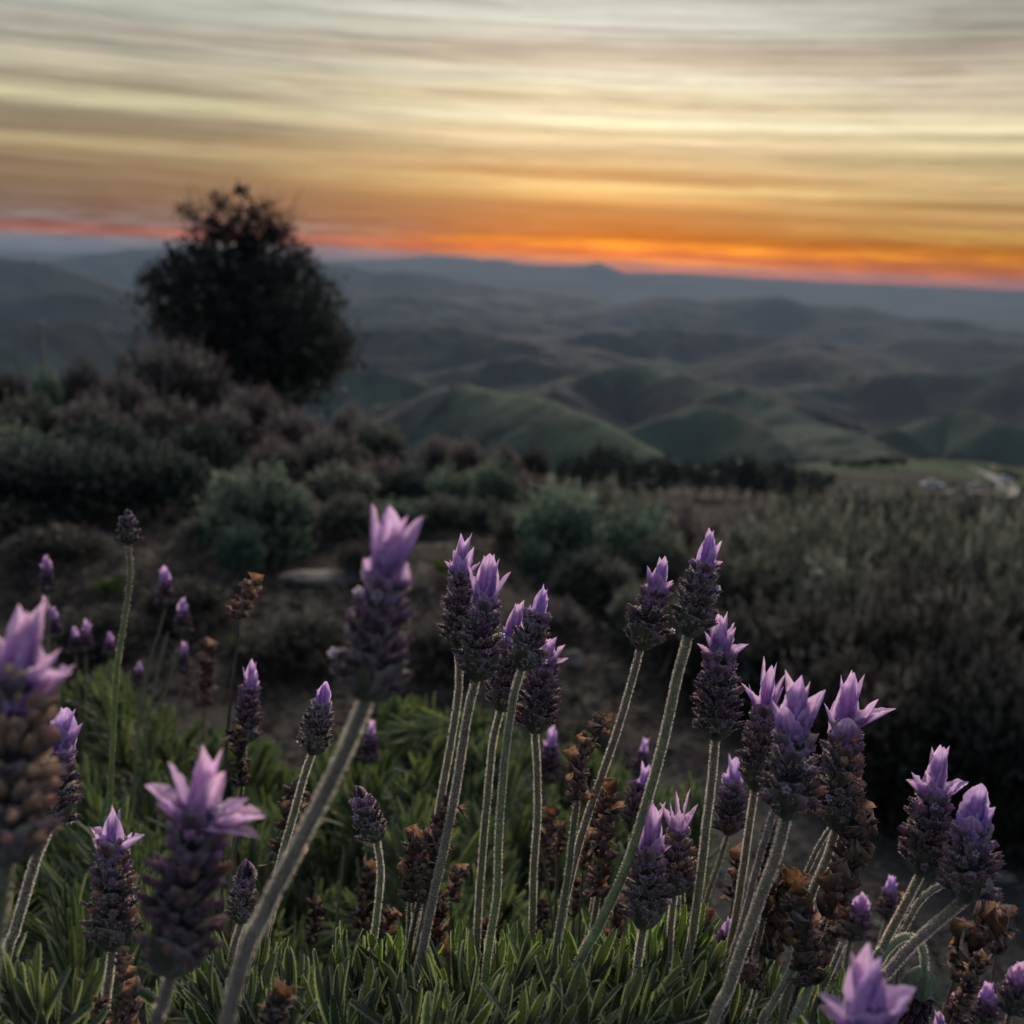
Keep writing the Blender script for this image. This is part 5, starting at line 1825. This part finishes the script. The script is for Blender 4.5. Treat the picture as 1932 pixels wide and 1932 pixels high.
flower((616, 1281), (588, 1424), 60, .34, [(572, 1470), (556, 1530), (536, 1600), (516, 1680), (500, 1760), (488, 1860)],
       'pale young flower left of the largest blurred one, on a long green stalk', G1, fp=.30, npet=4, spread=.12, pink=.05, sw=15, cal=.2, nflor=0,
       petw=.42, wide=((0, 30, .5),), bottom=(.11, .19, .05))
flower((670, 1482), (712, 1588), 60, .345, [(718, 1640), (714, 1700), (704, 1780), (694, 1850)],
       'short purple bud tilted to the left on a curved green stalk', G1, fp=.20, npet=4, spread=.05, pink=0, sw=14, cal=.6, green_top=True, nflor=2,
       bottom=(.15, .24, .04))
flower((464, 1618), (456, 1742), 58, .33, [(444, 1775), (434, 1820), (424, 1880)],
       'grey green closed bud low at the left', G1, fp=.30, npet=4, spread=.05, sw=14, cal=0, green_top=True, nflor=0, petw=.55)
flower((478, 1238), (462, 1402), 52, .45, [(456, 1480), (440, 1600)],
       'violet flower right behind the dark brown dried head at the left', G2, fp=.34, npet=5, spread=.12, lod=1, pink=.3, sw=10, cal=.7, wide=((180, 35, .4), (0, 35, .4)))
flower((1222, 1436), (1192, 1570), 60, .46, [(1185, 1640), (1180, 1730)],
       'small grey flower behind the thick green stalk, softly blurred', G2, fp=.30, npet=4, spread=.2, lod=1, pink=.1, sw=10, cal=.3)
flower((1219, 1388), (1205, 1470), 34, .62, [(1200, 1540), (1195, 1650)],
       'tiny blurred flower above the small grey one, left of the thick green stalk', G2, fp=.34, npet=4, spread=.2, lod=0, pink=.3, sw=6, cal=.8)
flower((1043, 1364), (1034, 1480), 44, .62, [(1030, 1560), (1026, 1650)],
       'small blurred flower right below the dark central heads', G2, fp=.36, npet=4, spread=.2, lod=0, pink=.3, sw=6, cal=.9)
flower((703, 1352), (695, 1440), 34, .62, [(690, 1500), (690, 1600)],
       'faint blurred flower right of the largest blurred stalk', G2, fp=.36, npet=4, spread=.2, lod=0, pink=.5, sw=6, cal=.6)
flower((240, 957), (243, 1028), 42, .46, [(245, 1090), (236, 1160), (226, 1225), (218, 1300)],
       'grey bud on a tall bare stalk, highest of the left hand flowers', G2, fp=.22, npet=4, spread=.05, lod=1, sw=13, cal=.1, green_top=True, nflor=0, bottom=(.19, .24, .07))
for (tx, ty, bx, by, ww, dd, st, lb) in [
    (310, 1066, 313, 1146, 34, .75, [(302, 1185), (285, 1240), (272, 1300), (262, 1370)], 'small lavender flower right of the tall grey bud, upper one'),
    (344, 1124, 345, 1200, 32, .78, [(334, 1240), (318, 1290), (300, 1350)], 'small lavender flower right of the upper one, second from the tall grey bud'),
    (346, 1206, 346, 1272, 27, .85, [(340, 1310), (330, 1370)], 'tiny lavender flower straight below the second small one'),
    (88, 1046, 88, 1122, 30, .80, [(90, 1180), (95, 1280)], 'small lavender flower standing highest above the large pale petals at the left edge'),
    (84, 1122, 86, 1196, 28, .82, [(88, 1260), (92, 1330)], 'tiny flower just right of the large pale petals, upper one'),
    (100, 1142, 104, 1210, 28, .82, [(106, 1270), (110, 1340)], 'tiny flower just right of the large pale petals, lower one'),
    (141, 1180, 143, 1235, 24, .90, [(146, 1290), (150, 1350)], 'tiny flower, left one of the two close together beside the tall stalk'),
    (163, 1165, 162, 1232, 24, .90, [(162, 1290), (160, 1350)], 'tiny flower, right one of the two close together beside the tall stalk'),
    (207, 1190, 206, 1240, 24, .90, [(206, 1290), (204, 1340)], 'tiny flower touching the left side of the tall bare stalk'),
    (263, 1246, 262, 1294, 22, .95, [(262, 1330), (260, 1380)], 'tiny flower right of the foot of the tall bare stalk'),
    (1684, 1646, 1672, 1736, 40, .50, [(1660, 1780), (1650, 1850)], 'small violet flower above the bottom right, left of the leaning pair'),
    (1632, 1680, 1604, 1775, 62, .48, [(1596, 1820), (1590, 1880)], 'broad blurred flower beside the crinkled brown head at the right'),
    (1928, 1808, 1905, 1915, 60, .42, [(1895, 1960), (1890, 2030)], 'violet flower at the bottom right corner, highest of the corner group'),
    (1866, 1850, 1858, 1945, 52, .42, [(1855, 2000), (1852, 2050)], 'pinkish flower left of the highest one in the bottom right corner'),
    (1795, 1868, 1800, 1950, 46, .42, [(1802, 2000), (1805, 2050)], 'low lavender flower right of the nodding green bud'),
    (1736, 1915, 1740, 1990, 46, .36, [(1742, 2030), (1745, 2080)], 'grey pink flower tip at the bottom edge under the nodding bud'),
    (1770, 1905, 1778, 1980, 40, .38, [(1780, 2030), (1785, 2080)], 'violet flower tip at the bottom edge, right of the grey pink one'),
    (1228, 1866, 1230, 1925, 30, .40, [(1230, 1960), (1230, 2020)], 'lone pale petal tipped flower low among the front leaves'),
    (1378, 1728, 1366, 1812, 52, .37, [(1362, 1870), (1360, 1950)], 'pale pink flower top showing behind the crossing stalks at the lower right'),
]:
    flower((tx, ty), (bx, by), ww, dd, st, lb, G2, fp=.36, npet=4, spread=.22, lod=1 if ww > 38 else 0, pink=rnd.uniform(.1, .6), sw=max(5, ww * .2), cal=.7, nflor=0, petw=.5)


def nodding(label):
    """bud hanging from a hooked stalk"""
    d = .32
    rs = np.random.default_rng(4)
    pts = [np.array(at(x, y, d)) for x, y in ((1744, 1828), (1743, 1800), (1733, 1776), (1708, 1768), (1682, 1784), (1655, 1820), (1625, 1880), (1600, 1960))]
    pts.append(pts[-1] + np.array([-.004, 0, -.05]))
    o0 = pts[-1]
    t = thing('nodding_lavender_bud', label, 'lavender bud', o0)
    build_stem(t, o0, pts, .0013, npc((.20, .24, .14)), npc((.18, .22, .11)), 26, rs, n=60)
    B, Tp = pts[0], np.array(at(1712, 1975, d))
    u, v, a = frame(Tp - B)
    W, L = 76 * d / F, float(np.linalg.norm(Tp - B))
    items = []
    mb = MB()
    tube(mb, [B, B + a * L * .3, B + a * L * .8], [W * .1, W * .24, W * .2], npc(CAL_PURP) * .4, 8)
    for i in range(5):
        for j in range(8):
            th = (j + .5 * (i % 2)) / 8 * 6.283
            rad = math.cos(th) * u + math.sin(th) * v
            items.append((B + a * (L * (.18 + .15 * i)) + rad * W * .12, rad * .55 + a * .8, W * .40, W * .09, npc(CAL_PURP) * rs.uniform(.4, 1.1)))
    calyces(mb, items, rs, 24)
    mb.obj('spike', [M_FUZZ, M_HAIR], t, origin=o0)
    for j in range(5):
        m2 = MB()
        P, tt, ss = petal_surface(B - a * .0005, u, v, a, j * 1.26, W * .9, W * .66, RAD(68), RAD(-68), .5, W * .03, rs, 9, 7, .5, .02)
        m2.add(P.reshape(-1, 3), grid_faces(9, 7), petal_cols(tt, ss, (.17, .21, .13), (.12, .15, .09), .5, rs).reshape(-1, 3))
        curl_hair(P, rs, .0004, m2, 60)
        m2.obj('base_bract', [M_FUZZ, M_HAIR], t, origin=o0)
    for j in range(4):
        m2 = MB()
        P, tt, ss = petal_surface(B + a * L * .60, u, v, a, j * 1.57, L * .45, W * .5, RAD(14), RAD(4), .5, W * .1, rs)
        m2.add(P.reshape(-1, 3), grid_faces(9, 7), petal_cols(tt, ss, VIOLET, LILAC, .4, rs).reshape(-1, 3))
        m2.obj('petal', [M_PETAL, M_HAIR], t, origin=o0)


nodding('green capped bud hanging head down from a hooked stalk at the lower right')

# ------------------------------------------------------------------ dried heads
D_ = dried
D_((483, 1098), (450, 1168), 52, .46, [(446, 1230), (436, 1310), (428, 1400), (424, 1480)], 'small papery dried head on a thin dark stalk at the upper left', n=10, rust=.1, lod=1, sw=9, dark=1.5, bendx=-.1, stemc=(.07, .055, .05))
D_((445, 1376), (456, 1482), 52, .40, [(450, 1560), (440, 1660)], 'dark brown tight dried head in front of the violet flower at the left', n=8, rust=.0, lod=1, sw=10, dark=.55, tight=True)
D_((560, 1485), (528, 1660), 68, .37, [(515, 1720), (500, 1800)], 'brown dried head behind the green stalk left of the big blurred stalk', n=14, rust=.15, lod=2, sw=12, dark=.7, tight=True)
D_((852, 1512), (790, 1700), 78, .345, [(776, 1770), (762, 1860), (750, 1950)], 'reddish brown open dried head crossed by the stalks of the tall pair', n=17, rust=.4, sw=12, dark=.85, stemc=(.05, .04, .045))
D_((790, 1570), (772, 1700), 70, .35, [(770, 1770), (760, 1860)], 'crumpled tan dried head left of the reddish open one', n=12, rust=.5, sw=10, dark=.8)
D_((825, 1680), (824, 1800), 60, .38, [(820, 1850), (815, 1900)], 'brown dried head low between the middle stalks', n=10, rust=.5, lod=1, sw=10, dark=.8)
D_((1140, 1362), (1088, 1508), 62, .33, [(1080, 1580), (1070, 1660), (1055, 1750), (1040, 1860)], 'curled pale brown dried head bending right across a stalk in the middle', n=15, rust=.1, sw=15, dark=1.2, bendx=-.35, stemc=(.11, .12, .06))
D_((1148, 1500), (1128, 1690), 70, .34, [(1118, 1750), (1108, 1820), (1100, 1900)], 'orange brown withered head right of the curled one', n=15, rust=.85, sw=13, dark=1.0, tight=True, stemc=(.10, .11, .06))
D_((1040, 1530), (1018, 1660), 60, .46, [(1010, 1740), (1005, 1800)], 'blurred brown head behind the straight middle stalk', n=12, rust=.3, lod=1, sw=8, dark=.9, tight=True)
D_((1060, 1555), (1052, 1610), 36, .42, [(1050, 1680), (1045, 1760)], 'small rusty dried head right of the blurred brown one', n=7, rust=.6, lod=1, sw=8)
D_((1092, 1660), (1082, 1730), 50, .44, [(1080, 1780), (1078, 1850)], 'grey brown blurred head low right of the middle', n=9, rust=.2, lod=1, sw=8, dark=.8)
D_((1025, 1700), (1020, 1760), 40, .46, [(1018, 1800), (1016, 1850)], 'little dark blurred head low in the middle', n=7, rust=0, lod=1, sw=8, dark=.6, tight=True)
D_((975, 1785), (945, 1850), 54, .40, [(940, 1890), (935, 1940)], 'rusty blurred dried head low between two stalks in the middle', n=9, rust=.9, lod=1, sw=8, dark=.9)
D_((915, 1740), (900, 1870), 48, .42, [(896, 1910), (894, 1960)], 'dark withered head with pale pink tip behind the left middle stalk', n=9, rust=.2, lod=1, sw=8, dark=.7, tight=True)
D_((698, 1634), (684, 1752), 56, .46, [(680, 1800), (676, 1880)], 'blurred dark head left of the purple bud stalk', n=9, rust=.1, lod=1, sw=8, dark=.7, tight=True)
D_((1625, 1535), (1560, 1730), 92, .315, [(1530, 1800), (1500, 1880), (1480, 1960)], 'large crinkled brown head with rusty shells below the long petalled flower', n=20, rust=.5, sw=12, dark=.8, stemc=(.035, .028, .026), bendx=.1)
D_((1462, 1560), (1440, 1730), 70, .335, [(1425, 1800), (1400, 1900)], 'brown dried head between the crossing stalks at the right', n=13, rust=.45, sw=12, dark=.75)
D_((1490, 1668), (1440, 1800), 96, .34, [(1420, 1850), (1400, 1920)], 'wide shaggy brown head low at the right behind the thick crossing stalk', n=20, rust=.15, sw=12, dark=.7)
D_((1440, 1740), (1385, 1900), 96, .35, [(1375, 1950), (1365, 2000)], 'lowest shaggy brown mass left of the thick crossing stalk', n=18, rust=.3, sw=12, dark=.75)
D_((1505, 1690), (1530, 1856), 82, .31, [(1512, 1900), (1480, 1960)], 'green brown withered head with a pale cup low at the right', n=14, rust=0, sw=17, dark=.55, tight=True, stemc=(.20, .24, .15))
D_((1410, 1822), (1425, 1865), 60, .31, [(1415, 1900), (1400, 1960)], 'small curled dried head low at the right, shells pointing sideways', n=8, rust=.4, sw=9, dark=.9, stemc=(.05, .06, .04))
D_((1860, 1722), (1800, 1850), 104, .40, [(1785, 1900), (1770, 1960)], 'broad blurred brown head under the right leaning flower', n=18, rust=.35, lod=1, sw=10, dark=.7)
D_((1712, 1700), (1702, 1760), 46, .42, [(1698, 1800), (1690, 1860)], 'small blurred rusty head between the stalks of the leaning pair', n=7, rust=.6, lod=1, sw=8, dark=.9)
D_((1852, 1805), (1800, 1920), 56, .36, [(1790, 1960), (1780, 2010)], 'brown dried spike with a pink tip in the bottom right corner', n=10, rust=.4, lod=1, sw=12, dark=.9, tight=True)
D_((232, 1798), (238, 1880), 54, .285, [(236, 1920), (232, 1990)], 'papery tan dried bracts below the dark upright flower at the lower left', n=9, rust=.3, sw=9, dark=1.25)
D_((245, 1868), (236, 1960), 70, .28, [(232, 2000), (228, 2060)], 'curled tan dried shells at the bottom edge on the left', n=10, rust=.4, sw=9, dark=1.15)
D_((190, 1885), (198, 1960), 46, .285, [(198, 2000), (196, 2060)], 'pale brown dried tip at the bottom edge beside the curled shells', n=6, rust=.3, sw=9, dark=1.2)
D_((530, 1878), (500, 1960), 70, .25, [(495, 2000), (490, 2060)], 'blurred brown head at the bottom edge beside the thick blurred stalk', n=9, rust=.1, lod=1, sw=12, dark=.7, tight=True)
D_((392, 1215), (385, 1330), 46, .80, [(382, 1400), (380, 1460)], 'blurred brown seed head on the soil behind the thin dark stalk', n=8, rust=.5, lod=1, sw=6, dark=.9, tight=True)

D_((868, 1640), (852, 1700), 44, .44, [(848, 1760), (846, 1840)], 'small grey brown head just right of the reddish open one', n=8, rust=.1, lod=1, sw=7, dark=.9)
D_((1110, 1570), (1100, 1640), 48, .42, [(1096, 1700), (1092, 1780)], 'tan blurred head below the curled one', n=8, rust=.3, lod=1, sw=7, dark=1.1)
D_((1165, 1700), (1155, 1780), 56, .40, [(1150, 1830), (1148, 1880)], 'tan crumbling head low between the orange head and the dark low flower', n=10, rust=.3, lod=1, sw=8, dark=1.2)
D_((1335, 1740), (1328, 1830), 56, .40, [(1322, 1880), (1318, 1930)], 'brown head low right of the straight dark stalk', n=10, rust=.3, lod=1, sw=8, dark=1.0)
D_((1392, 1620), (1382, 1700), 48, .42, [(1376, 1760), (1370, 1840)], 'small dull brown head between the right hand stalks', n=8, rust=.2, lod=1, sw=8, dark=.9)
D_((1560, 1740), (1545, 1860), 84, .37, [(1535, 1900), (1525, 1950)], 'pale brown shaggy head behind the green brown withered one', n=14, rust=.2, lod=1, sw=9, dark=1.1)
D_((1900, 1720), (1880, 1800), 60, .46, [(1872, 1850), (1865, 1920)], 'blurred tan head near the right edge', n=9, rust=.4, lod=1, sw=8, dark=.9)
D_((735, 1720), (728, 1790), 46, .42, [(724, 1840), (720, 1890)], 'little brown head left of the middle stalks', n=8, rust=.3, lod=1, sw=7, dark=.9)
D_((595, 1700), (588, 1780), 48, .46, [(584, 1840), (580, 1900)], 'dark blurred head in the dark gap left of the middle', n=8, rust=.1, lod=1, sw=7, dark=.6, tight=True)

# bare or loose stalks
rs0 = np.random.default_rng(12)
for i, (pts, d, wpx, ct, cb, lb) in enumerate([
    ([(1812, 1650), (1745, 1690), (1712, 1740), (1680, 1810), (1650, 1880)], .335, 13, (.17, .16, .13), (.15, .16, .09), 'second pale stalk running beside those of the leaning pair'),
    ([(1470, 1500), (1448, 1568), (1424, 1650), (1402, 1740), (1370, 1860)], .325, 14, (.14, .115, .11), (.15, .14, .10), 'mauve stalk between the two right hand stalks'),
    ([(1440, 1680), (1405, 1790), (1370, 1900), (1350, 1960)], .32, 11, (.03, .028, .03), (.03, .028, .03), 'thin blackened stalk crossing low at the right'),
    ([(318, 1190), (300, 1260), (285, 1330), (275, 1380)], .80, 8, (.15, .14, .10), (.13, .15, .08), 'bare blurred stalk between the small flowers at the upper left'),
    ([(1500, 1820), (1460, 1890), (1430, 1960)], .31, 15, (.15, .15, .10), (.13, .15, .09), 'thick green grey stalk at the bottom right of the middle'),
    ([(1010, 1560), (1030, 1650), (1045, 1760), (1060, 1860)], .40, 8, (.11, .10, .075), (.10, .12, .06), 'thin bare stalk leaning left behind the straight middle stalk'),
    ([(1140, 1600), (1128, 1650), (1112, 1740), (1095, 1850)], .38, 9, (.12, .11, .08), (.11, .13, .07), 'thin bare stalk behind the orange withered head'),
    ([(1284, 1640), (1288, 1700), (1284, 1800), (1278, 1880)], .37, 9, (.12, .11, .08), (.11, .13, .07), 'thin bare stalk right of the three petalled flower'),
    ([(1578, 1545), (1538, 1610), (1500, 1700), (1462, 1800), (1420, 1900)], .35, 10, (.13, .11, .09), (.11, .12, .07), 'thin brown stalk between the big bright flower and the crinkled head'),
    ([(1590, 1780), (1560, 1850), (1530, 1930)], .34, 11, (.13, .13, .10), (.11, .13, .08), 'short pale stalk below the crinkled brown head'),
    ([(650, 1600), (640, 1700), (628, 1800), (618, 1880)], .42, 8, (.10, .12, .06), (.09, .12, .05), 'thin green stalk in the dark gap left of the purple bud'),
    ([(210, 1448), (205, 1490), (190, 1560), (185, 1640)], .55, 8, (.12, .17, .10), (.09, .14, .07), 'short green bud stalk in the blurred leaves at the left'),
]):
    p3 = [np.array(at(x, y, d)) for x, y in pts]
    p3.append(p3[-1] + np.array([0, 0, -.05]))
    t = thing('lavender_stalk', lb, 'flower stalk', p3[-1], 'bare stalks of the front bush')
    build_stem(t, p3[-1], p3, wpx * d / F * .5, ct, cb, 22 if d < .4 else 0, rs0)

# ------------------------------------------------------------------ leafy bushes
rsb = np.random.default_rng(99)
up = np.array([0, 0, 1.0])
fs = []
tips = [(15, 1870, .27), (60, 1895, .27), (-25, 1850, .28), (100, 1925, .28), (-60, 1890, .28),
        (300, 1925, .34), (380, 1850, .33), (415, 1835, .33), (445, 1810, .34), (470, 1850, .33), (520, 1840, .34), (548, 1865, .33), (400, 1905, .31),
        (462, 1910, .31), (520, 1925, .31), (345, 1900, .35),
        (628, 1850, .34), (660, 1825, .345), (688, 1850, .34), (716, 1822, .345), (744, 1850, .34), (770, 1830, .35), (800, 1870, .33), (640, 1900, .31),
        (700, 1905, .31), (755, 1915, .31), (832, 1885, .33), (862, 1830, .345), (890, 1850, .33), (918, 1880, .32), (948, 1822, .345), (980, 1850, .33),
        (1008, 1820, .345), (1036, 1842, .34), (1062, 1870, .32), (1090, 1832, .34), (1118, 1850, .33), (1146, 1812, .345), (1174, 1838, .335),
        (1200, 1800, .35), (1228, 1824, .34), (1256, 1775, .355), (1284, 1800, .345), (1312, 1790, .35), (1335, 1840, .335),
        (880, 1930, .30), (940, 1940, .30), (1000, 1925, .30), (1060, 1935, .30), (1120, 1920, .30), (1180, 1915, .305), (1240, 1900, .31), (1300, 1905, .31),
        (1360, 1900, .33), (1400, 1925, .33), (820, 1950, .30), (760, 1960, .30), (1450, 1900, .35), (1490, 1880, .36), (1545, 1905, .34), (1590, 1890, .37),
        (590, 1930, .32), (1380, 1840, .37), (1420, 1800, .38)]
for (x, y, d) in tips:
    P = np.array(at(x, y, d))
    dv = up + rsb.normal(0, .20, 3) + np.array([(x - 800) / 5000, -.05, 0])
    fs.append((P, dv / np.linalg.norm(dv)))
# lower shoots out of the frame, so that the bush has a body
for q in range(70):
    x, d = rsb.uniform(-300, 1600), rsb.uniform(.26, .40)
    y = rsb.uniform(1990, 2500)
    P = np.array(at(x, y, d))
    dv = up * .8 + rsb.normal(0, .35, 3)
    fs.append((P, dv / np.linalg.norm(dv)))
hcols = [npc((1, 1, 1)), npc((.8, .95, .85)), npc((1.15, 1.2, .85)), npc((.75, .85, .8))]
leafy_bush('lavender_bush', 'front lavender bush of toothed grey green leaves along the bottom edge', (0.0, .33, -.72), fs, .0262, 6, .0070, 2, True, hcols, 5,
           stem_r=.0011, stem_len=.09)

# the blurred bush right behind
cont = [(-80, 1330), (60, 1300), (150, 1275), (215, 1240), (280, 1300), (340, 1345), (420, 1370), (500, 1390), (560, 1440), (620, 1400), (680, 1350), (730, 1315), (790, 1300),
        (850, 1330), (920, 1335), (990, 1350), (1060, 1365), (1120, 1390), (1170, 1440), (1205, 1480), (1240, 1560), (1260, 1650)]
cx, cy = [c[0] for c in cont], [c[1] for c in cont]
bs = []
for q in range(430):
    x = rsb.uniform(-60, 1250)
    yt = np.interp(x, cx, cy)
    f = rsb.uniform(0, 1) ** 1.5
    y = yt + 35 + f * 430
    if 560 < x < 800 and y > 1640 and rsb.random() < .75:
        continue
    d = .95 - .42 * f + rsb.uniform(-.05, .09)
    P = np.array(at(x, y, d))
    dv = up + rsb.normal(0, .33, 3) + np.array([(x - 650) / 2200, 0, 0])
    bs.append((P, dv / np.linalg.norm(dv)))
bcols = [npc((.40, .44, .38)), npc((.26, .35, .33)), npc((.66, .66, .52)), npc((.30, .34, .31))]
leafy_bush('lavender_bush', 'blurred lavender bush with fine upright leaves, behind the front stalks', (-.1, .8, -.95), bs, .034, 7, .0085, 6, False, bcols, 6,
           stem_r=.0012, stem_len=.16, open_=.62)
# small shoot at the right
ss_ = []
for q in range(22):
    x, y = rsb.uniform(1235, 1325), rsb.uniform(1480, 1660)
    P = np.array(at(x, y, .66 + rsb.uniform(-.03, .05)))
    dv = up + rsb.normal(0, .22, 3)
    ss_.append((P, dv / np.linalg.norm(dv)))
leafy_bush('lavender_bush', 'small blurred green sprig right of the thick green stalk', (.12, .68, -.6), ss_, .024, 6, .009, 4, False, bcols, 8, stem_r=.001, nindiv=60, stem_len=.14)
